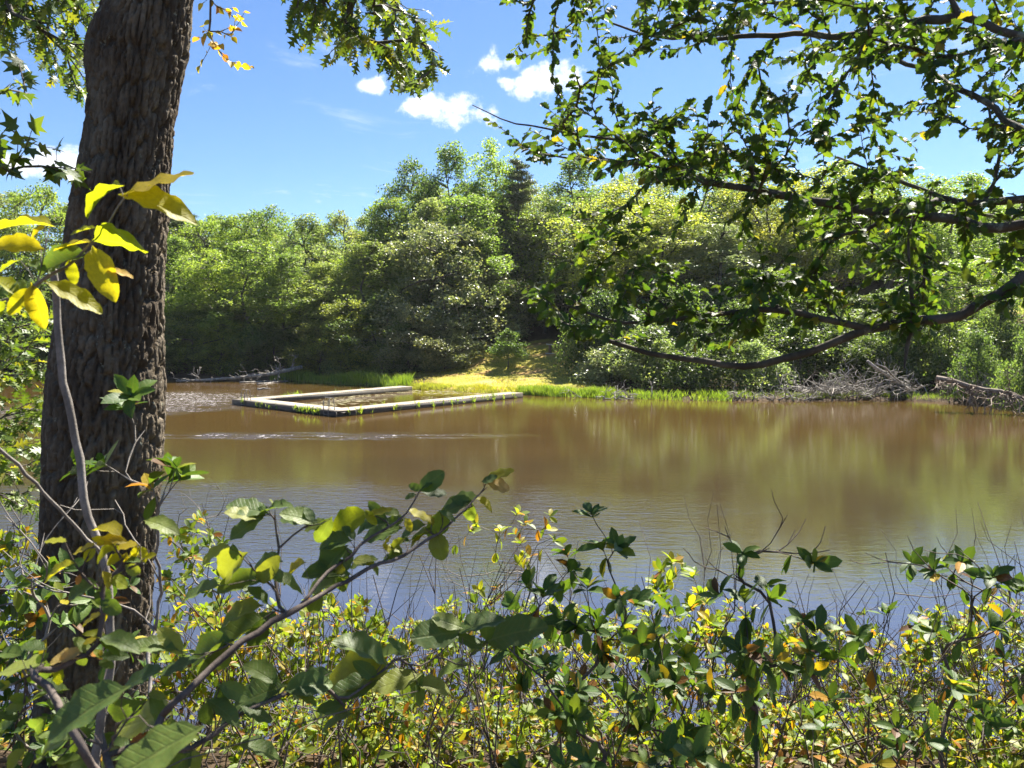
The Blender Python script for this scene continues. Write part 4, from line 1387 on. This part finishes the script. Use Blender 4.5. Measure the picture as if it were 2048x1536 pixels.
# the named limbs keep the thickness seen in the photograph
for li, r_ in ((1, .034), (2, .011), (3, .007), (4, .007), (5, .017), (6, .02), (7, .015), (8, .028), (9, .016), (11, .022), (12, .009), (13, .02), (14, .02)):
    l = sk.lines[li]
    sk.rad[l[1:]] = np.maximum(sk.rad[l[1:]], np.linspace(r_, r_ * .22, len(l) - 1))
sk.build(holly, 'holly_bark', name='limb', maxbig=18)
put_leaves(holly, 'holly', 'holly', *along_leaves(sk, sk.tip_lines(), 0.019, .34, .044, droop=.3, tilt=.7, ang=1.0), min_px=16)

# ------------------------------------------------------------------ witch hazel: hand-laid leaves
def hero_leaves(root, sk, rows_, depth_fn, kind='hazel', wmul=1.0):
    """rows: base px, tip px, material letter; leaves stand off the nearest twig at real depth"""
    by = {}
    bases = []
    for (bx, by_, tx, ty, mt) in rows_:
        d = depth_fn(bx, by_)
        b = P(bx, by_, d)
        e = P(tx, ty, d + rng.uniform(-.35, .3) * math.hypot(tx - bx, ty - by_) / F * d * 1.2)
        L = np.linalg.norm(e - b)
        dr = (e - b) / L
        L *= 1.08
        view = nz(EYE - b)
        n_ = nz(np.array([0, 0, .85]) + view * .55 + rng.normal(0, .28, 3))
        if abs(n_ @ dr) > .75:
            n_ = nz(view + rng.normal(0, .2, 3))
        by.setdefault(mt, []).append((b, dr, n_, L))
        bases.append(b)
    sk.grow(bases, step=.03, zpen=.1, wob=.1, back=.25)
    return by


HM = {'g': 'hazel', 'y': 'hazel_yellow', 't': 'hazel_tan', 'o': 'hazel_orange'}


def finish_hazel(root, sk, by, kind='hazel', main=None, wr=(.62, .9), r0=.0008, rmax=.0062, mat='twig'):
    sk.radii(r0, .5, rmax)
    if main:
        l = sk.lines[0]
        sk.rad[l] = np.linspace(main[0], main[1], len(l))
    sk.build(root, mat, name='stem', maxbig=8)
    for mt, ls in by.items():
        put_leaves(root, kind, HM[mt], [a[0] for a in ls], [a[1] for a in ls], [a[2] for a in ls], [a[3] for a in ls], W=rng.uniform(wr[0], wr[1], len(ls)))


zb = gpt(-.85, 1.25)
hz = thing('witch_hazel_shrub', zb, 'witch hazel with long diagonal branches of large wavy green leaves at bottom left', 'shrub')
sk = Skel()
sk.smooth_line([zb, P(230, 1640, 1.2), P(325, 1431, 1.25)], .04)
b1 = sk.smooth_line([P(a, b, 1.25 + .6 * k / 15) for k, (a, b) in enumerate([(359, 1394), (403, 1356), (455, 1301), (513, 1264), (564, 1233), (615, 1202), (654, 1184), (700, 1158), (732, 1140), (774, 1123), (807, 1111), (848, 1088), (881, 1066), (915, 1037), (952, 995), (975, 974)])], .03, at=sk.n - 1, wob=.002)
b2 = sk.smooth_line([P(a, b, 1.25 + .3 * k / 7) for k, (a, b) in enumerate([(328, 1527), (427, 1500), (513, 1479), (598, 1448), (700, 1419), (786, 1395), (836, 1382)])], .03, at=sk.nearest(P(240, 1620, 1.2)), wob=.002)
sk.smooth_line([P(930, 1520, 1.5), P(956, 1417, 1.52), P(921, 1355, 1.55), P(925, 1275, 1.55)], .03, at=sk.nearest(P(786, 1395, 1.5)), wob=.002)
sk.smooth_line([P(545, 1205, 1.45), P(560, 1096, 1.5), P(548, 1030, 1.5)], .03, at=sk.nearest(P(564, 1233, 1.42)), wob=.002)
sk.smooth_line([P(645, 1144, 1.5), P(691, 1119, 1.55), P(745, 1070, 1.6), P(803, 1041, 1.65), P(840, 979, 1.7)], .03, at=sk.nearest(P(600, 1205, 1.45)), wob=.002)
sk.smooth_line([P(170, 1500, 1.1), P(110, 1400, 1.15), P(60, 1330, 1.2)], .03, at=sk.nearest(P(230, 1640, 1.2)), wob=.003)
sk.smooth_line([P(210, 1420, 1.3), P(206, 1280, 1.4), P(200, 1180, 1.45), P(215, 1100, 1.5), P(240, 1060, 1.5)], .03, at=sk.nearest(P(230, 1620, 1.2)), wob=.003)
H1 = [(975, 956, 1024, 939, 'y'), (973, 962, 1018, 974, 't'), (952, 997, 985, 1012, 'y'), (950, 993, 890, 1010, 'g'), (944, 1008, 939, 1043, 'g'), (931, 1008, 886, 1026, 'g'), (886, 1020, 869, 1078, 'g'), (873, 1066, 886, 1117, 'g'),
      (865, 1045, 821, 1020, 'y'), (840, 979, 884, 945, 'g'), (842, 981, 819, 970, 'g'), (844, 983, 890, 985, 'g'), (857, 1063, 819, 1088, 'g'), (848, 1051, 797, 1070, 'g'), (811, 1037, 823, 1060, 'y'), (807, 1037, 772, 1049, 'g'),
      (799, 1057, 730, 1074, 'g'), (807, 1078, 780, 1098, 'g'), (807, 1107, 768, 1120, 'g'), (766, 1095, 780, 1072, 'y'), (753, 1119, 701, 1130, 'g'), (741, 1130, 760, 1146, 'g'), (778, 1045, 714, 1049, 'g'), (732, 1028, 666, 1058, 'y'),
      (737, 1028, 780, 1018, 'y'), (699, 1082, 639, 1086, 'g'), (691, 1095, 635, 1142, 'g'), (695, 1148, 620, 1134, 'g'), (683, 1165, 610, 1170, 'g'), (641, 1186, 622, 1230, 'g'), (629, 1045, 568, 1023, 'g'), (662, 1037, 635, 1084, 'g'),
      (917, 1264, 830, 1275, 'g'), (919, 1264, 995, 1225, 'g'), (977, 1281, 1078, 1244, 'g'), (973, 1285, 942, 1306, 'g'), (813, 1310, 750, 1297, 'g'), (935, 1331, 876, 1341, 'g'), (836, 1351, 750, 1377, 'g'), (836, 1368, 900, 1373, 'g'),
      (778, 1335, 656, 1356, 'g'), (753, 1360, 668, 1391, 'g'), (658, 1347, 588, 1386, 'g'), (683, 1409, 637, 1420, 'g'), (530, 1025, 458, 1010, 'g'), (537, 1021, 570, 1000, 'g'), (526, 1031, 463, 1074, 'g'), (629, 1042, 565, 1029, 'g'),
      (455, 1090, 405, 1122, 'g'), (489, 1110, 425, 1157, 'g'), (523, 1158, 439, 1168, 'g'), (434, 1172, 360, 1194, 'g'), (526, 1155, 604, 1162, 'g'), (560, 1124, 500, 1131, 'g'), (608, 1127, 560, 1155, 'y'), (520, 1213, 442, 1235, 'g'),
      (560, 1243, 487, 1252, 'g'), (533, 1247, 410, 1283, 'g'), (461, 1284, 364, 1321, 'g'), (349, 1298, 265, 1288, 'g'), (393, 1319, 325, 1346, 'g'), (321, 1339, 251, 1368, 'g'), (167, 1312, 104, 1315, 't'), (165, 1300, 120, 1318, 't'), (123, 1336, 114, 1368, 'y'),
      (208, 1278, 176, 1262, 'y'), (208, 1278, 269, 1282, 'g'), (205, 1312, 253, 1308, 'g'), (203, 1316, 190, 1300, 'y'), (417, 1401, 480, 1437, 'g'), (485, 1414, 541, 1439, 'g'), (564, 1373, 470, 1403, 'g'), (574, 1380, 658, 1355, 'g'), (284, 1404, 217, 1440, 'g'),
      (335, 1428, 237, 1454, 'g'), (232, 1466, 203, 1488, 'g'), (185, 1462, 128, 1509, 'g'), (147, 1472, 63, 1502, 'g'), (92, 1435, 56, 1468, 'g'), (144, 1418, 97, 1402, 'g'), (133, 1380, 66, 1384, 'g'), (82, 1329, -5, 1344, 'g'),
      (89, 1298, 42, 1290, 'g'), (239, 1072, 193, 1043, 'y'), (130, 1083, 92, 1081, 'y'), (188, 1090, 148, 1105, 'y'), (273, 1090, 234, 1094, 'y'), (280, 1103, 244, 1119, 'y'), (232, 1096, 189, 1115, 'y'), (147, 1127, 87, 1150, 'y'), (191, 1165, 135, 1191, 'g'),
      (294, 1042, 351, 1053, 'g'), (253, 1131, 279, 1146, 'g'), (246, 1113, 213, 1125, 'y'), (219, 1079, 248, 1079, 'y'), (290, 1124, 282, 1095, 'y'), (160, 1150, 155, 1168, 'o'), (470, 1435, 420, 1470, 'g'), (30, 1440, -20, 1480, 'g'), (60, 1400, 10, 1425, 'g'),
      (50, 1500, 10, 1540, 'g'), (120, 1520, 180, 1560, 'g'), (480, 1490, 560, 1500, 'g'), (380, 1505, 330, 1560, 'g'), (250, 1500, 190, 1530, 'g'), (20, 1370, -30, 1380, 'g'), (300, 1470, 262, 1488, 'o'), (700, 1430, 640, 1455, 'g'),
      (440, 1370, 500, 1392, 'g'), (300, 1395, 330, 1440, 'g'), (330, 1450, 300, 1500, 'g'), (110, 1440, 160, 1420, 'g'), (40, 1310, 0, 1300, 'g'), (205, 1200, 240, 1225, 'g'), (200, 1230, 160, 1250, 'y'), (215, 1150, 255, 1170, 'y')]


def hd(px, py):
    return float(np.interp(px, [0, 300, 500, 700, 975], [1.2, 1.3, 1.42, 1.56, 1.85]))


for (bx, by_, tx, ty, mt) in list(H1):
    if rng.random() < .75:
        a_ = math.atan2(ty - by_, tx - bx) + rng.choice([-1, 1]) * rng.uniform(.5, 1.3)
        l_ = math.hypot(tx - bx, ty - by_) * rng.uniform(.6, .95)
        ox, oy = bx + rng.uniform(-14, 14), by_ + rng.uniform(-10, 10)
        H1.append((ox, oy, ox + l_ * math.cos(a_), oy + l_ * math.sin(a_) * .7, mt if mt != 't' else 'g'))
by = hero_leaves(hz, sk, H1, hd)
# two leaves almost touching the lens
for (bx, by_, tx, ty, d) in ((246, 1380, 80, 1468, .95), (393, 1461, 215, 1560, .85)):
    b, e = P(bx, by_, d), P(tx, ty, d - .03)
    by['g'].append((b, nz(e - b), nz(np.array([.1, -.35, .9])), np.linalg.norm(e - b)))
    sk.grow([b], step=.03, zpen=.1, wob=.1)
finish_hazel(hz, sk, by)

zb = gpt(-1.25, 2.0)
hy = thing('witch_hazel_shrub', zb, 'witch hazel with glowing yellow leaves hanging before the oak trunk at left', 'shrub')
sk = Skel()
sk.smooth_line([zb, P(222, 1330, 1.95), P(215, 1120, 1.95), P(178, 1050, 1.95), P(160, 940, 1.95), P(148, 870, 1.95), P(132, 800, 1.95), P(124, 720, 1.95), P(116, 650, 1.95), P(112, 585, 1.95), P(106, 540, 1.9)], .05, wob=.002)
sk.smooth_line([P(-130, 760, 1.6), P(-40, 630, 1.5), P(0, 605, 1.45), P(60, 578, 1.42), P(96, 555, 1.42), P(133, 532, 1.42), P(176, 502, 1.42), P(202, 465, 1.42), P(226, 422, 1.42), P(256, 389, 1.42)], .03, at=sk.nearest(P(215, 1120, 1.95)), wob=.002)
H2 = [(255, 387, 376, 343, 'y'), (250, 392, 380, 416, 'y'), (240, 374, 166, 396, 'y'), (194, 482, 291, 482, 'y'), (180, 484, 110, 490, 'y'), (188, 500, 222, 582, 'y'), (98, 566, 199, 612, 'y'), (64, 572, 84, 648, 'y'), (100, 452, -8, 432, 'y'),
      (82, 498, -12, 482, 'y'), (172, 512, 66, 526, 'g'), (190, 456, 142, 462, 'y'), (140, 520, 150, 565, 'y'), (60, 578, 20, 625, 'y'), (30, 590, -10, 545, 'y'), (110, 548, 60, 520, 'g'), (150, 520, 112, 545, 'g'), (8, 605, -30, 640, 'y'),
      (215, 540, 262, 548, 't'), (200, 560, 232, 580, 'y'), (40, 520, 0, 535, 'y'), (90, 455, 60, 470, 'y'), (20, 600, 45, 560, 'g')]
by = hero_leaves(hy, sk, H2, lambda a, b: 1.42)
finish_hazel(hy, sk, by, rmax=.006, mat='grey_twig', main=(.013, .009), wr=(.5, .78))

# ------------------------------------------------------------------ red maple spray and leafy saplings at the left edge
mb_ = gpt(-3.4, 2.6)
mp = thing('maple_sapling', mb_, 'maple sapling spray with pointed lobed leaves at left edge above the yellow leaves', 'sapling')
sk = Skel()
sk.smooth_line([mb_, [-3.2, 2.7, 3.6], [-3.0, 2.8, 5.0], [-2.9, 2.9, 6.4]], .1, wob=.01)
sk.smooth_line([P(-80, 330, 2.9), P(20, 345, 2.9), P(110, 328, 2.9), P(180, 345, 2.9)], .06, at=sk.nearest(np.array([-3.0, 2.8, 4.6])), wob=.004)
sk.smooth_line([P(-80, 210, 3.0), P(0, 240, 3.0), P(60, 285, 3.0)], .06, at=sk.nearest(np.array([-3.0, 2.8, 5.0])), wob=.004)
sk.grow(np.concatenate([region(15, -40, 120, 215, 340, 2.7, 3.1, lambda a, b: b > 215 + a * .55), region(8, 60, 190, 315, 360, 2.8, 3.0), region(7, -40, 90, 90, 190, 3, 3.4)]), step=.05, zpen=0, wob=.15)
sk.radii(.0015, .5, .03)
sk.build(mp, 'twig', maxbig=6)
put_leaves(mp, 'maple', 'maple', *along_leaves(sk, sk.tip_lines(), .055, .26, .07, droop=.5, tilt=.5))

for (bx, by_, n_, reg, lab, mt, kd, sz) in [
        (-4.6, 5.6, 150, (-60, 130, 570, 900, 5.4, 6.8), 'bright yellow-green leafy sapling behind the oak trunk at left edge', 'oak', 'oak', .11),
        (-4.3, 5.0, 34, (-60, 110, 880, 1040, 4.6, 5.8), 'low leafy sapling over the water at left edge below the bright one', 'oak', 'oak', .1)]:
    g = gpt(bx, by_)
    o = thing('oak_sapling', g, lab, 'sapling')
    sk = Skel()
    sk.smooth_line([g, g + np.array([.1, .1, 1.4]), g + np.array([.15, .2, 3.4])], .12, wob=.015)
    sk.grow(region(n_, *reg), step=.1, zpen=.1, wob=.16)
    sk.radii(.002, .5, .03)
    sk.build(o, 'twig', maxbig=6)
    put_leaves(o, kd, mt, *along_leaves(sk, sk.tip_lines(), .05, .4, sz, droop=.45, tilt=.6))

# ------------------------------------------------------------------ laurel shrubs
def laurel(label, base, tips, bare, leaf, mat, per=(6, 9), rmax=.014, r0=.0014, below=.3, wood='twig', name='laurel_shrub', min_px=20, stems=3, droop=.1):
    base = np.asarray(base, float)
    o = thing(name, base, label, 'shrub')
    sk = Skel()
    tips = np.asarray(tips, float)
    c = tips.mean(0)
    for k in range(stems):                      # a few main stems fan out from the root
        tgt = tips[rng.integers(0, len(tips))]
        e = base + (tgt - base) * rng.uniform(.35, .5) + rng.normal(0, .05, 3)
        b0 = base + np.array([*rng.normal(0, .05, 2), 0])
        sk.smooth_line([b0, b0 + (e - b0) * .5 + np.array([*rng.normal(0, .06, 2), .08]), e], .05, wob=.007)
    nb = len(bare)
    sk.grow(np.concatenate([tips, np.asarray(bare).reshape(-1, 3)]) if nb else tips, step=.045, zpen=.9, wob=.13, back=.35)
    sk.radii(r0, .45, rmax)
    sk.build(o, wood, name='stem', maxbig=9, rmin_tip=.7)
    tl = sk.tip_lines()
    if nb:
        bp_ = np.asarray(bare).reshape(-1, 3)
        tl = [l for l in tl if np.min(np.linalg.norm(bp_ - sk.pos[l[-1]], axis=1)) > 1e-6]
    put_leaves(o, 'laurel', mat, *rosettes(sk, tl, per, leaf, droop, below), W=None, min_px=min_px)
    return o


def at(pts, d0, d1):
    return [P(a, b, rng.uniform(d0, d1)) for a, b in pts]


# in front of the trunk
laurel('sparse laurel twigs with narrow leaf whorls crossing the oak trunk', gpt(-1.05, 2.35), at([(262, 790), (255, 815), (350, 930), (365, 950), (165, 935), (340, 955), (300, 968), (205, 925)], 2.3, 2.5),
       at([(60, 1060), (120, 1010), (330, 985), (30, 1130), (90, 1170), (230, 1000), (290, 860), (20, 1010), (5, 1100), (300, 1170)], 2.2, 2.6), .085, 'laurel_shaded', (5, 8), wood='grey_twig', r0=.0016)
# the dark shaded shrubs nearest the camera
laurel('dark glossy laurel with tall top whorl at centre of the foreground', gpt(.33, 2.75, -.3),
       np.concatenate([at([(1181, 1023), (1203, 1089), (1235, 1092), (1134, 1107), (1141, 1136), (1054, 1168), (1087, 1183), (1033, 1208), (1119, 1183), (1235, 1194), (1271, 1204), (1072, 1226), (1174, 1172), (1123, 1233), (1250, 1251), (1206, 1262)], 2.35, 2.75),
                       region(34, 1000, 1330, 1230, 1460, 2.3, 3.0)]), [], .075, 'laurel_shaded', (6, 9), below=.6, r0=.0016)
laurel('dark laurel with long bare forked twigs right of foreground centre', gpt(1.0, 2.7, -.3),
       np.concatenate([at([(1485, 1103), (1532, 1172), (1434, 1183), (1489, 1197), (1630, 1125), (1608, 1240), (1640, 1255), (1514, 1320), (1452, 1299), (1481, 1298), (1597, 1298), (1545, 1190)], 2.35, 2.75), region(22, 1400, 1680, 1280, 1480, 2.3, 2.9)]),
       at([(1543, 980), (1612, 1038), (1651, 1052), (1409, 1054), (1449, 1051), (1539, 1096), (1366, 1096), (1409, 1114), (1465, 1145), (1590, 1060), (1660, 1100), (1575, 1030)], 2.4, 2.7), .078, 'laurel_shaded', (5, 7), below=.8, r0=.0016)
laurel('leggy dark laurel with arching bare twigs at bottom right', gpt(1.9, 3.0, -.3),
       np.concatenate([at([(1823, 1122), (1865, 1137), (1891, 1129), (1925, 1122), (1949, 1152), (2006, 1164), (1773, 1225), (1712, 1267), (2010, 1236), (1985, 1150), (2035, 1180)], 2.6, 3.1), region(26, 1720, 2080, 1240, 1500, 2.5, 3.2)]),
       at([(1731, 1106), (1815, 1072), (1780, 1120), (1918, 1100), (1872, 1072), (1700, 1120), (2030, 1110), (1760, 1140), (1850, 1100)], 2.6, 3.1), .075, 'laurel_shaded', (5, 7), below=.5, r0=.0016)
laurel('dark laurel with broad leaves between the two tall foreground laurels', gpt(.72, 3.1, -.2), region(36, 1230, 1430, 1190, 1480, 2.8, 3.5), [], .075, 'laurel_shaded', (6, 8), below=.5)
laurel('dark laurel tips poking up from the bottom edge of picture', gpt(.35, 2.0, -.4), at([(1330, 1500), (1390, 1510), (1350, 1530), (1290, 1525), (1420, 1535), (1130, 1530), (1180, 1520), (1040, 1540)], 2.0, 2.3), [], .075, 'laurel_shaded', (5, 7))
laurel('bright green clump of laurel standing out against the water', gpt(1.0, 3.9, -.1), np.concatenate([at([(1345, 1122), (1365, 1135), (1322, 1140), (1350, 1150), (1385, 1150), (1310, 1165)], 3.7, 4.1), region(26, 1270, 1440, 1160, 1330, 3.6, 4.4)]), [], .075, 'laurel_sun', (6, 9), below=.5)
laurel('spindly yellow-leaved laurel rising above the others against the water', gpt(.05, 4.4, -.1), at([(1035, 1025), (1050, 1045), (1100, 1030), (955, 1050), (1000, 1058), (1040, 1085), (1045, 1130), (1060, 1110), (1095, 1055), (1110, 1080), (940, 1060), (1030, 1065)], 4.1, 4.5),
       at([(905, 1075), (870, 1130), (890, 1150), (985, 1090), (1075, 1140), (1120, 1100)], 4.1, 4.5), .07, 'laurel_gold', (4, 6), below=.9, wood='grey_twig')
# the sunlit bank, shrub by shrub
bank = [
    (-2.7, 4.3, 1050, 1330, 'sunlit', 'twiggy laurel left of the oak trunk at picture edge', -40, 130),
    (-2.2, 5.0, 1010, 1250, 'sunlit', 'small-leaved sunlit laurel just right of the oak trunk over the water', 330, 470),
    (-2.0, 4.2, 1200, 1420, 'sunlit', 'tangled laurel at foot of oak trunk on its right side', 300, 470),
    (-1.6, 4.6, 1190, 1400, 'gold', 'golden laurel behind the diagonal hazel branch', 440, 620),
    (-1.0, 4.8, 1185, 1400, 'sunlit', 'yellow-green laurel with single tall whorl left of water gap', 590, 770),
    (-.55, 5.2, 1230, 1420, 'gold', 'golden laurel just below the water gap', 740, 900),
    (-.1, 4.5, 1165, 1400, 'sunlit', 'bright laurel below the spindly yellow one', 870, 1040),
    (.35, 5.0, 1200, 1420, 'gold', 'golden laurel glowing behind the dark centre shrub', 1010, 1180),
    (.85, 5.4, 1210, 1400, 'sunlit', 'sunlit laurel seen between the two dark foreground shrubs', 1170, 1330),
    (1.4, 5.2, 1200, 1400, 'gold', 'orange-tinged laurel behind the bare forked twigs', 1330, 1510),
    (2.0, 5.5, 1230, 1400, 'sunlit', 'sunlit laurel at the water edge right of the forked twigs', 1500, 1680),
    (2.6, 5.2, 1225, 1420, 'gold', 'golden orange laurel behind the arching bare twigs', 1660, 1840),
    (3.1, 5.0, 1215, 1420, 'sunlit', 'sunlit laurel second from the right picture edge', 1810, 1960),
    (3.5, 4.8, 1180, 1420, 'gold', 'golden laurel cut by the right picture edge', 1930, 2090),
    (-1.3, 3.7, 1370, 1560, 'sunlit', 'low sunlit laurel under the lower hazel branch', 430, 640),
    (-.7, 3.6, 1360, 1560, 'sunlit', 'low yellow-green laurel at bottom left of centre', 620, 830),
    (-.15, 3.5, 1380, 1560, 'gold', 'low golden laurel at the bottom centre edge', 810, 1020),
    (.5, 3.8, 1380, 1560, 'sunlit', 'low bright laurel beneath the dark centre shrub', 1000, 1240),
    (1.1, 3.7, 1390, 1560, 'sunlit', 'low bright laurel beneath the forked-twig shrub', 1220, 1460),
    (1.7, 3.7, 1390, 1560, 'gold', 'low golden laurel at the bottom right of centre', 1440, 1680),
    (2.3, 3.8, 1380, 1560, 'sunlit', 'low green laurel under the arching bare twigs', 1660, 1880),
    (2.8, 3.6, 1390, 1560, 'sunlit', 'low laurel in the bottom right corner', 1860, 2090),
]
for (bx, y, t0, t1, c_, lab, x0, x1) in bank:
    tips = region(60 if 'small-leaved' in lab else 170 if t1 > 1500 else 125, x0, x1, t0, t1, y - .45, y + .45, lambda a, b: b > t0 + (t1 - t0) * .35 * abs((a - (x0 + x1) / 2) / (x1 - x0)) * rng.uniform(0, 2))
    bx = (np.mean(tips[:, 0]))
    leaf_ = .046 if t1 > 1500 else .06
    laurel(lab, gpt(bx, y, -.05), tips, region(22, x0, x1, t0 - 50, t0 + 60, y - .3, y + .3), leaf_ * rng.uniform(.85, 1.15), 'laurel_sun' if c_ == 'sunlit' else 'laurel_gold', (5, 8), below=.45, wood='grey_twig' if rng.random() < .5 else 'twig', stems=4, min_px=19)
laurel('dense twiggy laurel at bottom left corner behind the hazel leaves', gpt(-2.0, 3.0, -.1), region(70, -40, 300, 1130, 1540, 2.5, 3.0), region(14, -30, 200, 960, 1200, 2.4, 3.0), .065, 'laurel_shaded', (4, 7), wood='grey_twig')

# litter, seedlings and fallen leaves on the near bank
n = 9000
x = rng.uniform(-5, 5.5, n)
y = rng.uniform(1.6, 7.6, n)
hgt = rng.exponential(.09, n)
pp = np.stack([x, y, ground_z(x, y) + hgt * (y > 2.6)], -1)
o = thing('ground_litter', (0, 0, 0), 'fallen leaves and seedlings covering the near bank under the shrubs', 'leaf litter')
dd_ = rng.normal(0, 1, (n, 3)) * np.array([1, 1, .35])
V, tri_q, uv_ = TPL['laurel'][1]
B = frames(nz(dd_), nz(np.array([0, 0, 1.0]) + rng.normal(0, .4, (n, 3)))) * rng.uniform(.05, .085, n)[:, None, None]
Vw = np.einsum('mij,vj->mvi', B, V) + pp[:, None]
bpy.data.objects.remove(o)
me = make_mesh('ground_litter', Vw.reshape(-1, 3), [(tri_q[None] + (np.arange(n) * len(V))[:, None, None]).reshape(-1, 4)], MAT['laurel_gold'], uv=np.tile(uv_, (n, 1)))
tag(link('ground_litter', me), 'fallen leaves and seedlings covering the near bank under the shrubs', 'leaf litter', kind='stuff')

# crowded thin bare stems between the laurels
mb = MB()
for k in range(900):
    x, y = rng.uniform(-3.6, 4.2), rng.uniform(2.7, 6.6)
    if abs(x + 1.75) < .4 and y < 3.9:
        continue
    b = gpt(x, y, -.03)
    L = rng.uniform(.35, 1.15)
    d = nz(np.array([rng.normal(0, .32), rng.normal(0, .32), 1.0]))
    e = crooked(b, b + d * L, 6, .035)
    mb.tube(e, np.linspace(.005, .0016, 6) * rng.uniform(.7, 1.3), 4, cap=False)
    for q_ in range(3):
        f0 = e[rng.integers(2, 5)]
        mb.tube(crooked(f0, f0 + nz(d + rng.normal(0, .6, 3)) * L * .4, 4, .05), np.linspace(.0026, .001, 4), 3, cap=False)
tag(mb.build('bare_stems', MAT['twig'], kind='stuff'), 'crowded thin bare stems rising between the laurels on the near bank', 'stems', kind='stuff')

# ------------------------------------------------------------------ the slight haze of a warm day
mb = MB()
mb.box((0, 1270, 21.5), (3400, 2800, 50))
m, t = new_mat('haze')
v_ = t.n('ShaderNodeVolumePrincipled', {'Color': (0.93, 0.96, 1.0, 1), 'Density': 0.0001, 'Anisotropy': 0.25})
t.n('ShaderNodeOutputMaterial', {1: v_.outputs[0]})
hz_ = mb.build('haze', m, smooth=False, kind='stuff')
tag(hz_, 'faint pale summer haze over the lake and far woods', 'haze', kind='stuff')
